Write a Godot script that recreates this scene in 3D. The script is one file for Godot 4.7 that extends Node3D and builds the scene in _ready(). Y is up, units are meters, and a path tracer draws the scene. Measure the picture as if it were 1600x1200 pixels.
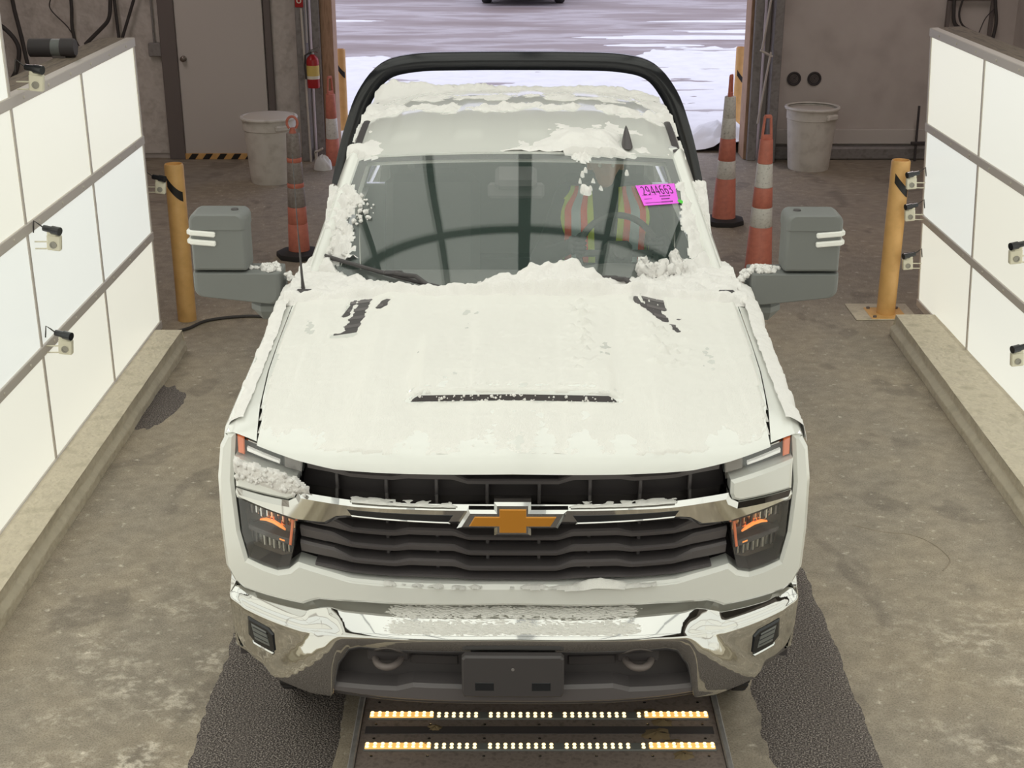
extends Node3D
# Photo booth of a vehicle yard: a white pickup between two walls of light, an open bay door and snow behind it.
# World: x right, y up, the camera stands at z = 0 and looks along -z. «D» is the distance -z; inside the truck «s» is the distance behind its nose.

const LAMP_WHITE := Color(0.99, 1.0, 0.968)
const TRUCK_D := 4.15
const TRUCK_YAW := -0.40

var M := {}
var used := {}
var truck: Node3D

# ---------------------------------------------------------------- mesh builder
class MB:
	var v := PackedVector3Array()
	var n := PackedVector3Array()
	var c := PackedColorArray()
	var uv := PackedVector2Array()
	func t3(a: Vector3, b: Vector3, d: Vector3, na: Vector3, nb: Vector3, nd: Vector3) -> void:
		var g := (b - a).cross(d - a)
		if g.dot(na + nb + nd) > 0.0:
			v.append_array([a, d, b]); n.append_array([na, nd, nb])
		else:
			v.append_array([a, b, d]); n.append_array([na, nb, nd])
	func ft(a: Vector3, b: Vector3, d: Vector3, hint: Vector3) -> void:
		var g := (b - a).cross(d - a)
		if g.length_squared() < 1e-16: return
		g = g.normalized()
		if g.dot(hint) < 0.0: g = -g
		t3(a, b, d, g, g, g)
	func fq(a: Vector3, b: Vector3, d: Vector3, e: Vector3, hint: Vector3) -> void:
		ft(a, b, d, hint); ft(a, d, e, hint)
	# smooth grid over fn(u, v) with u, v in 0..1; normals look along hint
	func grid(fn: Callable, nu: int, nv: int, hint: Vector3, flip_by_center := false, center := Vector3.ZERO) -> void:
		var P := []
		for i in nu + 1:
			var row := PackedVector3Array()
			for j in nv + 1: row.append(fn.call(float(i) / nu, float(j) / nv))
			P.append(row)
		points_grid(P, hint, flip_by_center, center)
	func points_grid(P: Array, hint: Vector3, by_center := false, center := Vector3.ZERO) -> void:
		var nu: int = P.size() - 1
		var nv: int = P[0].size() - 1
		var N := []
		var facing := 0.0
		for i in nu + 1:
			var row := PackedVector3Array()
			for j in nv + 1:
				var du: Vector3 = P[mini(i + 1, nu)][j] - P[maxi(i - 1, 0)][j]
				var dv: Vector3 = P[i][mini(j + 1, nv)] - P[i][maxi(j - 1, 0)]
				var g := du.cross(dv)
				var h: Vector3 = (P[i][j] - center) if by_center else hint
				facing += g.dot(h)
				row.append(g.normalized() if g.length_squared() > 1e-18 else Vector3.ZERO)
			N.append(row)
		if facing < 0.0:
			for row in N:
				for j in row.size(): row[j] = -row[j]
		for i in nu + 1:
			for j in nv + 1:
				if N[i][j] == Vector3.ZERO:
					N[i][j] = N[i][j - 1] if j > 0 and N[i][j - 1] != Vector3.ZERO else N[i][mini(j + 1, nv)]
		for i in nu:
			for j in nv:
				t3(P[i][j], P[i + 1][j], P[i + 1][j + 1], N[i][j], N[i + 1][j], N[i + 1][j + 1])
				t3(P[i][j], P[i + 1][j + 1], P[i][j + 1], N[i][j], N[i + 1][j + 1], N[i][j + 1])
	# two grids a and b with their rims closed: a sheet of real thickness
	func slab(P: Array, Q: Array, hint: Vector3) -> void:
		points_grid(P, hint); points_grid(Q, -hint)
		var nu: int = P.size() - 1
		var nv: int = P[0].size() - 1
		for i in nu:
			fq(P[i][0], P[i + 1][0], Q[i + 1][0], Q[i][0], P[i][0] - P[i][mini(1, nv)])
			fq(P[i][nv], P[i + 1][nv], Q[i + 1][nv], Q[i][nv], P[i][nv] - P[i][nv - 1])
		for j in nv:
			fq(P[0][j], P[0][j + 1], Q[0][j + 1], Q[0][j], P[0][j] - P[1][j])
			fq(P[nu][j], P[nu][j + 1], Q[nu][j + 1], Q[nu][j], P[nu][j] - P[nu - 1][j])
	# box with chamfered edges
	func cbox(o: Vector3, size: Vector3, ch := 0.004, b := Basis.IDENTITY) -> void:
		var h := size / 2.0
		var k := minf(ch, minf(h.x, minf(h.y, h.z)) * 0.9)
		for ax in 3:
			var a1 := (ax + 1) % 3
			var a2 := (ax + 2) % 3
			for sg in [-1.0, 1.0]:
				var q := []
				for w in [[-1.0, -1.0], [1.0, -1.0], [1.0, 1.0], [-1.0, 1.0]]:
					var p := Vector3.ZERO
					p[ax] = sg * h[ax]; p[a1] = w[0] * (h[a1] - k); p[a2] = w[1] * (h[a2] - k)
					q.append(o + b * p)
				var nn := Vector3.ZERO
				nn[ax] = sg
				fq(q[0], q[1], q[2], q[3], b * nn)
			if k > 0.0:
				for s1 in [-1.0, 1.0]:
					for s2 in [-1.0, 1.0]:
						var e := []
						for w in [[-1.0, 0], [1.0, 0], [1.0, 1], [-1.0, 1]]:
							var p := Vector3.ZERO
							p[ax] = w[0] * (h[ax] - k)
							p[a1] = s1 * (h[a1] if w[1] == 0 else h[a1] - k)
							p[a2] = s2 * (h[a2] - k if w[1] == 0 else h[a2])
							e.append(o + b * p)
						var hn := Vector3.ZERO
						hn[a1] = s1; hn[a2] = s2
						fq(e[0], e[1], e[2], e[3], b * hn)
		if k > 0.0:
			for sx in [-1.0, 1.0]:
				for sy in [-1.0, 1.0]:
					for sz in [-1.0, 1.0]:
						var sv := Vector3(sx, sy, sz)
						ft(o + b * (sv * Vector3(h.x, h.y - k, h.z - k)), o + b * (sv * Vector3(h.x - k, h.y, h.z - k)), o + b * (sv * Vector3(h.x - k, h.y - k, h.z)), b * sv)
	# swept round tube
	func tube(pts: Array, r, nseg := 10, caps := true) -> void:
		var m := pts.size()
		var rings := []
		var ref := Vector3.UP
		var t0: Vector3 = (pts[1] - pts[0]).normalized()
		if absf(t0.dot(ref)) > 0.95: ref = Vector3.RIGHT
		for i in m:
			var t: Vector3 = (pts[mini(i + 1, m - 1)] - pts[maxi(i - 1, 0)]).normalized()
			var a := (ref - t * ref.dot(t)).normalized()
			ref = a
			var bb := t.cross(a)
			var rr: float = r[i] if r is Array else r
			var ring := []
			for k in nseg + 1:
				var an := TAU * k / nseg
				var d := a * cos(an) + bb * sin(an)
				ring.append([pts[i] + d * rr, d])
			rings.append(ring)
		for i in m - 1:
			for k in nseg:
				var q = [rings[i][k], rings[i][k + 1], rings[i + 1][k + 1], rings[i + 1][k]]
				t3(q[0][0], q[1][0], q[2][0], q[0][1], q[1][1], q[2][1])
				t3(q[0][0], q[2][0], q[3][0], q[0][1], q[2][1], q[3][1])
		if caps:
			for k in nseg:
				ft(pts[0], rings[0][k][0], rings[0][k + 1][0], pts[0] - pts[1])
				ft(pts[m - 1], rings[m - 1][k][0], rings[m - 1][k + 1][0], pts[m - 1] - pts[m - 2])
	# lathe round the y axis of xf; profile of Vector2(r, y); sharp where two profile points repeat
	func lathe(prof: Array, nseg: int, xf := Transform3D.IDENTITY) -> void:
		for i in prof.size() - 1:
			var p: Vector2 = prof[i]
			var q: Vector2 = prof[i + 1]
			if p.is_equal_approx(q): continue
			var na := _pn(prof, i, true)
			var nb := _pn(prof, i + 1, false)
			for k in nseg:
				var a0 := TAU * k / nseg
				var a1 := TAU * (k + 1) / nseg
				var c0 := Vector3(cos(a0), 0, sin(a0))
				var c1 := Vector3(cos(a1), 0, sin(a1))
				var A := xf * (c0 * p.x + Vector3.UP * p.y)
				var B := xf * (c1 * p.x + Vector3.UP * p.y)
				var C := xf * (c1 * q.x + Vector3.UP * q.y)
				var E := xf * (c0 * q.x + Vector3.UP * q.y)
				var nA := (xf.basis * (c0 * na.x + Vector3.UP * na.y)).normalized()
				var nB := (xf.basis * (c1 * na.x + Vector3.UP * na.y)).normalized()
				var nC := (xf.basis * (c1 * nb.x + Vector3.UP * nb.y)).normalized()
				var nE := (xf.basis * (c0 * nb.x + Vector3.UP * nb.y)).normalized()
				if p.x > 1e-6: t3(A, B, C, nA, nB, nC)
				if q.x > 1e-6: t3(A, C, E, nA, nC, nE)
	func _seg(prof: Array, i: int) -> Vector2:
		var d: Vector2 = prof[i + 1] - prof[i]
		return Vector2(d.y, -d.x).normalized()
	func _pn(prof: Array, i: int, after: bool) -> Vector2:
		var own := _seg(prof, i if after else i - 1)
		var j := i - 1 if after else i
		if j < 0 or j >= prof.size() - 1: return own
		var d: Vector2 = prof[j + 1] - prof[j]
		if d.length() < 1e-7: return own
		var o := _seg(prof, j)
		if own.dot(o) < 0.75: return own
		return (own + o).normalized()
	# polygon in two dimensions carried onto a surface by mp(Vector2, off); off > 0 is outwards
	func poly(pts: Array, mp: Callable, off: float, thick: float, bev: float, axis := 0, step := 0.04) -> void:
		var base := PackedVector2Array()
		for i in pts.size():
			var a: Vector2 = pts[i]
			var b: Vector2 = pts[(i + 1) % pts.size()]
			var m := maxi(1, ceili(absf((b - a)[axis]) / step))
			for k in m: base.append(a.lerp(b, float(k) / m))
		if Geometry2D.is_polygon_clockwise(base): base.reverse()
		var cnt := base.size()
		var ins := PackedVector2Array()
		for i in cnt:
			var p := base[i]
			var e0 := (p - base[(i + cnt - 1) % cnt]).normalized()
			var e1 := (base[(i + 1) % cnt] - p).normalized()
			var n0 := Vector2(-e0.y, e0.x)
			var n1 := Vector2(-e1.y, e1.x)
			var mi := (n0 + n1)
			mi = mi.normalized() if mi.length() > 0.01 else n0
			ins.append(p + mi * bev / maxf(0.5, mi.dot(n0)))
		var out_n := func(p: Vector2) -> Vector3:
			var e := 0.004
			var du: Vector3 = mp.call(p + Vector2(e, 0), off) - mp.call(p - Vector2(e, 0), off)
			var dv: Vector3 = mp.call(p + Vector2(0, e), off) - mp.call(p - Vector2(0, e), off)
			var g := du.cross(dv).normalized()
			var up: Vector3 = mp.call(p, off + 0.01) - mp.call(p, off)
			return g if g.dot(up) > 0.0 else -g
		var lo := ins[0]
		var hi := ins[0]
		for p in ins:
			lo = lo.min(p); hi = hi.max(p)
		var k0 := floori(lo[axis] / step)
		var k1 := ceili(hi[axis] / step)
		for k in range(k0, k1):
			var r0 := lo - Vector2.ONE
			var r1 := hi + Vector2.ONE
			r0[axis] = k * step; r1[axis] = (k + 1) * step
			var rect := PackedVector2Array([r0, Vector2(r1.x, r0.y), r1, Vector2(r0.x, r1.y)])
			for piece in Geometry2D.intersect_polygons(ins, rect):
				var idx := Geometry2D.triangulate_polygon(piece)
				for t in range(0, idx.size(), 3):
					var a: Vector2 = piece[idx[t]]
					var b: Vector2 = piece[idx[t + 1]]
					var d: Vector2 = piece[idx[t + 2]]
					t3(mp.call(a, off), mp.call(b, off), mp.call(d, off), out_n.call(a), out_n.call(b), out_n.call(d))
					if thick < 0.0:
						continue
		for i in cnt:
			var j := (i + 1) % cnt
			var side: Vector2 = base[j] - base[i]
			var o2 := Vector2(side.y, -side.x)
			var mid := (base[i] + base[j]) / 2.0
			var hint: Vector3 = mp.call(mid + o2.normalized() * 0.01, off) - mp.call(mid, off)
			if bev > 0.0:
				fq(mp.call(ins[i], off), mp.call(ins[j], off), mp.call(base[j], off - bev), mp.call(base[i], off - bev), hint + out_n.call(mid) * 0.01)
			if thick > bev:
				fq(mp.call(base[i], off - bev), mp.call(base[j], off - bev), mp.call(base[j], off - thick), mp.call(base[i], off - thick), hint)
	func mesh() -> ArrayMesh:
		var arr := []
		arr.resize(Mesh.ARRAY_MAX)
		arr[Mesh.ARRAY_VERTEX] = v
		arr[Mesh.ARRAY_NORMAL] = n
		if c.size() == v.size(): arr[Mesh.ARRAY_COLOR] = c
		if uv.size() == v.size(): arr[Mesh.ARRAY_TEX_UV] = uv
		var m := ArrayMesh.new()
		m.add_surface_from_arrays(Mesh.PRIMITIVE_TRIANGLES, arr)
		return m

# ---------------------------------------------------------------- scene helpers
func numbered(called: String) -> String:
	if not used.has(called):
		used[called] = 0
		return called
	used[called] += 1
	return "%s_%03d" % [called, used[called]]

func tag(o: Node, label := "", category := "", group := "", kind := "") -> Node:
	if label: o.set_meta("label", label)
	if category: o.set_meta("category", category)
	if group: o.set_meta("group", group)
	if kind: o.set_meta("kind", kind)
	return o

func obj(called: String, mb: MB, material: Material, parent: Node = null) -> MeshInstance3D:
	return inst(called, mb.mesh(), material, parent)

func inst(called: String, mesh: Mesh, material: Material, parent: Node = null) -> MeshInstance3D:
	var o := MeshInstance3D.new()
	o.mesh = mesh
	o.material_override = material
	o.cast_shadow = GeometryInstance3D.SHADOW_CASTING_SETTING_ON
	if parent == null:
		o.name = numbered(called)
		add_child(o, true)
	else:
		o.name = called
		parent.add_child(o, true)
	return o

func thing(called: String, label: String, category: String, at := Vector3.ZERO, group := "", turn := 0.0) -> Node3D:
	var o := Node3D.new()
	o.name = numbered(called)
	add_child(o, true)
	o.position = at
	o.rotation.y = turn
	tag(o, label, category, group)
	return o

func part(called: String, parent: Node) -> Node3D:
	var o := Node3D.new()
	o.name = called
	parent.add_child(o, true)
	return o

func struct(called: String, mb: MB, material: Material, label := "") -> MeshInstance3D:
	var o := obj(called, mb, material)
	tag(o, label, "", "", "structure")
	return o

func mat(color: Color, rough := 0.6, metal := 0.0, extra := {}) -> StandardMaterial3D:
	var m := StandardMaterial3D.new()
	m.albedo_color = color
	m.roughness = rough
	m.metallic = metal
	m.cull_mode = BaseMaterial3D.CULL_DISABLED
	for k in extra: m.set(k, extra[k])
	return m

func rgb(r: int, g: int, b: int) -> Color:
	return Color8(r, g, b)

func noise_tex(freq: float, sd: int, colors: Array, stops := [], size := 512, octaves := 4, warp := false) -> NoiseTexture2D:
	var f := FastNoiseLite.new()
	f.seed = sd
	f.frequency = freq
	f.noise_type = FastNoiseLite.TYPE_SIMPLEX_SMOOTH
	f.fractal_octaves = octaves
	if warp:
		f.domain_warp_enabled = true
		f.domain_warp_amplitude = 40.0
	var t := NoiseTexture2D.new()
	t.width = size
	t.height = size
	t.seamless = true
	t.noise = f
	if colors:
		var g := Gradient.new()
		var offs := PackedFloat32Array()
		for i in colors.size(): offs.append(stops[i] if stops else float(i) / (colors.size() - 1))
		g.offsets = offs
		g.colors = PackedColorArray(colors)
		t.color_ramp = g
	return t

func tri_mat(tex: Texture2D, scale: float, rough := 0.7, metal := 0.0, extra := {}) -> StandardMaterial3D:
	var m := mat(Color.WHITE, rough, metal, extra)
	m.albedo_texture = tex
	m.uv1_triplanar = true
	m.uv1_world_triplanar = true
	m.uv1_scale = Vector3.ONE * scale
	return m

func bump(m: StandardMaterial3D, tex: Texture2D, cm: float) -> StandardMaterial3D:
	m.heightmap_enabled = true
	m.heightmap_texture = tex
	m.heightmap_scale = cm
	m.uv1_triplanar = true
	m.uv1_world_triplanar = true
	return m

func hash2(a: float, b: float) -> float:
	var q := sin(a * 127.1 + b * 311.7) * 43758.5453
	return q - floorf(q)

func bell(a: float, w: float) -> float:
	return exp(-a * a / (w * w))

var noises := {}
func nz(x: float, y: float, freq: float, sd := 1, octaves := 4) -> float:
	var key := sd * 10 + octaves
	if not noises.has(key):
		var f := FastNoiseLite.new()
		f.seed = sd
		f.frequency = 1.0
		f.noise_type = FastNoiseLite.TYPE_SIMPLEX_SMOOTH
		f.fractal_octaves = octaves
		noises[key] = f
	return noises[key].get_noise_2d(x * freq, y * freq)

# a lamp: area light of the size of a glowing face, just in front of it
func area_lamp(called: String, at: Vector3, size: Vector2, toward: Vector3, color: Color, energy: float, up := Vector3.UP) -> void:
	var l := AreaLight3D.new()
	l.name = numbered(called)
	add_child(l)
	l.area_size = size
	l.area_normalize_energy = false
	l.light_color = color
	l.light_energy = energy
	l.area_range = 40.0
	l.area_attenuation = 2.0
	l.shadow_enabled = true
	l.position = at
	l.look_at_from_position(at, at + toward, up)

func _ready() -> void:
	# ------------------------------------------------------------ camera, sky, exposure
	var cam := Camera3D.new()
	cam.name = "camera"
	add_child(cam)
	cam.position = Vector3(0, 3.3, 0)
	cam.rotation_degrees = Vector3(-20.993, 0, 0)
	cam.fov = 31.186
	cam.near = 0.05
	cam.far = 200.0
	cam.current = true
	var env := Environment.new()
	env.background_mode = Environment.BG_SKY
	var sky := Sky.new()
	var sm := ProceduralSkyMaterial.new()
	sm.sky_top_color = Color(0.89, 0.905, 1.0)
	sm.sky_horizon_color = Color(0.92, 0.91, 1.0)
	sm.ground_horizon_color = Color(0.8, 0.78, 0.8)
	sm.ground_bottom_color = Color(0.6, 0.58, 0.6)
	sm.sky_energy_multiplier = 1.18
	sm.sun_angle_max = 0.0
	sky.sky_material = sm
	env.sky = sky
	env.tonemap_mode = Environment.TONE_MAPPER_LINEAR
	env.tonemap_exposure = 0.90
	env.sdfgi_enabled = true
	env.ssao_enabled = true
	env.ssil_enabled = true
	var we := WorldEnvironment.new()
	we.name = "environment"
	we.environment = env
	add_child(we)
	# the booth's lamps: a canopy of glowing panels overhead and a glowing wall on either side (fittings are built below)
	for i in 6:
		for j in [1, 2]:
			area_lamp("canopy_lamp", Vector3(CANOPY_X[i] * 0.5 + CANOPY_X[i + 1] * 0.5, CANOPY_Y - 0.075, -(1.69 + 2.44 * (j + 0.5))), Vector2(CANOPY_X[i + 1] - CANOPY_X[i] - 0.14, 2.3), Vector3.DOWN, LAMP_WHITE, CANOPY_ENERGY, Vector3.FORWARD)
	for j in [-2, -1, 0]:
		area_lamp("canopy_lamp", Vector3(0.12, CANOPY_Y - 0.075, -(1.69 + 2.44 * (j + 0.5))), Vector2(6.45, 2.3), Vector3.DOWN, LAMP_WHITE, CANOPY_ENERGY, Vector3.FORWARD)
	area_lamp("left_wall_lamp", Vector3(-2.525, 1.13, -(9.46 - 1.215 * 5.5)), Vector2(13.3, 1.95), Vector3.RIGHT, LAMP_WHITE, WALL_ENERGY)
	area_lamp("right_wall_lamp", Vector3(3.022, 1.13, -(10.05 - 1.19 * 5.5)), Vector2(13.0, 1.95), Vector3(-1, -0.058, 0), LAMP_WHITE, WALL_ENERGY)
	# two strip lamps under the ceiling of the back bay
	for x in [-4.3, 4.2]:
		area_lamp("back_bay_lamp", Vector3(x, 4.43, -12.6), Vector2(0.3, 3.4), Vector3.DOWN, rgb(255, 240, 236), BAY_ENERGY, Vector3.FORWARD)
	materials()
	room()
	outdoors()
	light_wall(-1.0)
	light_wall(1.0)
	canopy()
	strip_lamps()
	floor_lamp()
	build_truck()
	driver()
	snow()
	floor_things()
	back_things()

const CANOPY_Y := 4.05
const CANOPY_X := [-3.18, -2.08, -0.98, 0.12, 1.22, 2.32, 3.42]
const CANOPY_ENERGY := 0.22
const WALL_ENERGY := 0.09
const BAY_ENERGY := 4.0

func materials() -> void:
	M.paint = mat(Color(0.918, 0.92, 0.90), 0.22, 0.0, {"clearcoat_enabled": true, "clearcoat": 0.6, "clearcoat_roughness": 0.05})
	M.chrome = mat(Color(0.82, 0.82, 0.81), 0.05, 1.0)
	M.dull_chrome = mat(Color(0.7, 0.7, 0.69), 0.22, 1.0)
	M.black_plastic = mat(rgb(74, 70, 71), 0.45)
	M.grille_plastic = mat(rgb(98, 93, 94), 0.4)
	M.matte_black = mat(rgb(72, 67, 68), 0.7)
	M.gloss_black = mat(rgb(38, 39, 42), 0.15)
	M.mirror_grey = mat(rgb(118, 120, 118), 0.5)
	M.tray_steel = tri_mat(noise_tex(0.03, 44, [rgb(108, 95, 90), rgb(140, 127, 120), rgb(120, 107, 102)]), 1.5, 0.6)
	M.rubber = mat(rgb(52, 49, 49), 0.85)
	M.gold = mat(rgb(208, 140, 50), 0.42, 0.35)
	M.glass = mat(Color(0.75, 0.9, 0.85, 0.03), 0.0, 0.0, {"transparency": BaseMaterial3D.TRANSPARENCY_ALPHA})
	M.tint_glass = mat(Color(0.03, 0.04, 0.04, 0.4), 0.02, 0.0, {"transparency": BaseMaterial3D.TRANSPARENCY_ALPHA})
	M.lens = mat(Color(0.95, 0.96, 0.97, 0.04), 0.0, 0.0, {"transparency": BaseMaterial3D.TRANSPARENCY_ALPHA})
	M.amber = mat(rgb(246, 132, 84), 0.25)
	M.marker_white = mat(rgb(246, 245, 240), 0.3)
	M.amber_glow = mat(rgb(255, 150, 60), 0.3, 0.0, {"emission_enabled": true, "emission": rgb(255, 160, 80), "emission_energy_multiplier": 0.8})
	M.white_bar = mat(rgb(240, 240, 235), 0.3, 0.0, {"emission_enabled": true, "emission": rgb(255, 252, 245), "emission_energy_multiplier": 0.25})
	M.lamp_grey = mat(rgb(84, 88, 88), 0.4)
	M.interior = mat(rgb(88, 87, 85), 0.75)
	M.interior_dark = mat(rgb(62, 61, 60), 0.8)
	M.headliner = mat(rgb(96, 96, 94), 0.9)
	M.panel_light = mat(rgb(176, 177, 172), 0.4, 0.0, {"emission_enabled": true, "emission": rgb(255, 255, 242), "emission_energy_multiplier": 0.72})
	M.panel_light_warm = mat(rgb(176, 177, 172), 0.4, 0.0, {"emission_enabled": true, "emission": rgb(255, 253, 236), "emission_energy_multiplier": 0.71})
	M.panel_light_cool = mat(rgb(176, 177, 172), 0.4, 0.0, {"emission_enabled": true, "emission": rgb(252, 255, 247), "emission_energy_multiplier": 0.72})
	M.canopy_light = mat(rgb(200, 201, 196), 0.35, 0.0, {"emission_enabled": true, "emission": rgb(252, 255, 244), "emission_energy_multiplier": 0.62})
	M.strip_light = mat(rgb(230, 228, 224), 0.4, 0.0, {"emission_enabled": true, "emission": rgb(255, 244, 240), "emission_energy_multiplier": 0.9})
	M.aluminium = mat(rgb(204, 196, 188), 0.5, 0.1)
	M.canopy_frame = mat(rgb(60, 58, 56), 0.6)
	var ply := noise_tex(0.012, 5, [rgb(112, 100, 88), rgb(138, 124, 110), rgb(100, 90, 80)], [], 512, 4)
	M.plywood = tri_mat(ply, 0.7, 0.85)
	M.plywood.uv1_scale = Vector3(3.0, 3.0, 0.4)
	M.yellow = tri_mat(noise_tex(0.02, 8, [rgb(206, 160, 96), rgb(222, 174, 108), rgb(230, 184, 120)]), 0.8, 0.5)
	M.black_tape = mat(rgb(34, 31, 30), 0.5)
	M.orange = tri_mat(noise_tex(0.02, 9, [rgb(190, 112, 94), rgb(210, 124, 104), rgb(220, 136, 114)]), 1.5, 0.55)
	M.reflect_white = tri_mat(noise_tex(0.03, 12, [rgb(130, 124, 118), rgb(222, 218, 210), rgb(236, 232, 226)], [0.0, 0.3, 1.0]), 2.0, 0.5)
	M.band_grey = tri_mat(noise_tex(0.03, 13, [rgb(120, 108, 104), rgb(150, 140, 134), rgb(165, 155, 150)]), 2.0, 0.5)
	M.can_white = tri_mat(noise_tex(0.015, 14, [rgb(196, 190, 180), rgb(222, 217, 208), rgb(228, 224, 216)]), 0.8, 0.55)
	M.can_rim = mat(rgb(210, 202, 190), 0.55)
	M.wall = tri_mat(noise_tex(0.008, 15, [rgb(186, 177, 171), rgb(202, 193, 187), rgb(208, 200, 194)]), 0.35, 0.75)
	M.wall_sheet = tri_mat(noise_tex(0.02, 16, [rgb(186, 178, 170), rgb(210, 202, 195), rgb(198, 190, 183)]), 0.5, 0.6)
	bump(M.wall_sheet, noise_tex(0.012, 26, []), 2.0)
	M.white_wall = mat(rgb(238, 236, 232), 0.7)
	M.door_paint = mat(rgb(208, 201, 195), 0.5)
	M.steel = tri_mat(noise_tex(0.02, 17, [rgb(120, 115, 113), rgb(150, 146, 144), rgb(136, 131, 129)]), 0.8, 0.5, 0.2)
	M.dark_steel = mat(rgb(118, 109, 106), 0.55, 0.1)
	M.wood = tri_mat(noise_tex(0.015, 18, [rgb(150, 118, 94), rgb(186, 152, 126), rgb(168, 136, 110)]), 1.0, 0.8)
	M.wood.uv1_scale = Vector3(3.0, 0.4, 3.0)
	M.ceiling = mat(rgb(120, 116, 112), 0.9)
	M.cable = mat(rgb(64, 60, 59), 0.6)
	M.red = mat(rgb(176, 34, 38), 0.3)
	M.tag_white = mat(rgb(232, 226, 210), 0.6)
	M.tag_yellow = mat(rgb(224, 196, 110), 0.6)
	M.brass = mat(rgb(130, 120, 112), 0.35, 0.8)
	M.amber_chrome = mat(rgb(255, 200, 160), 0.12, 1.0)
	M.lamp_inner = mat(rgb(126, 114, 104), 0.45)
	M.pink = mat(rgb(255, 108, 255), 0.6)
	M.green_dot = mat(rgb(90, 220, 70), 0.6)
	M.ink = mat(rgb(40, 16, 44), 0.8)
	M.sensor_white = mat(rgb(222, 216, 194), 0.5)
	M.sensor_ring = mat(rgb(150, 146, 136), 0.4, 0.5)
	M.vest = mat(rgb(214, 232, 52), 0.7)
	M.vest_orange = mat(rgb(255, 84, 44), 0.7)
	M.vest_silver = mat(rgb(190, 205, 205), 0.4)
	M.skin = mat(rgb(196, 150, 122), 0.55)
	M.dark_cloth = mat(rgb(52, 52, 54), 0.9)
	M.hair = mat(rgb(40, 34, 30), 0.8)
	var grain := noise_tex(0.22, 31, [], [], 512, 3)
	M.snow = bump(mat(rgb(244, 241, 238), 0.85), grain, 0.35)
	M.snow.uv1_scale = Vector3.ONE * 2.2
	M.frost = bump(mat(rgb(244, 242, 237), 0.8), grain, 0.25)
	M.frost.uv1_scale = Vector3.ONE * 3.0
	M.snow_out = tri_mat(noise_tex(0.02, 33, [rgb(236, 233, 230), rgb(244, 241, 238), rgb(248, 246, 243)]), 0.25, 0.8)
	var asph := noise_tex(0.25, 34, [rgb(58, 51, 49), rgb(106, 97, 92), rgb(190, 180, 172)], [0.3, 0.52, 0.85], 1024, 3)
	M.asphalt = bump(tri_mat(asph, 0.42, 0.8), asph, 1.2)
	var wet := noise_tex(0.006, 35, [rgb(146, 130, 124), rgb(164, 150, 146), rgb(190, 180, 178), rgb(150, 135, 130)], [0.1, 0.45, 0.62, 0.9], 1024, 5, true)
	M.wet_lot = tri_mat(wet, 0.05, 0.62, 0.0, {"metallic_specular": 0.3})
	M.wet_lot.uv1_scale = Vector3(0.035, 0.1, 0.11)
	var conc := noise_tex(0.015, 36, [rgb(176, 166, 146), rgb(204, 193, 172), rgb(190, 179, 160)], [], 512, 5)
	M.curb = bump(tri_mat(conc, 0.8, 0.85), noise_tex(0.06, 46, []), 0.6)

# ---------------------------------------------------------------- setting
func box_mb(a: Vector3, b: Vector3, ch := 0.0, mb: MB = null) -> MB:
	if mb == null: mb = MB.new()
	mb.cbox((a + b) / 2.0, (b - a).abs(), ch)
	return mb

# the floor's texture keeps most of its pixels for the part in view: [share of the picture, metres]
const FLOOR_X := [[0.0, -6.4], [0.07, -3.2], [0.93, 3.2], [1.0, 5.9]]
const FLOOR_D := [[0.0, -5.7], [0.08, 3.6], [0.78, 9.8], [1.0, 16.4]]
func unlut(t: Array, y: float) -> float:
	for i in t.size() - 1:
		if y <= t[i + 1][1] + 1e-5: return lerpf(t[i][0], t[i + 1][0], (y - t[i][1]) / (t[i + 1][1] - t[i][1]))
	return 1.0

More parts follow.
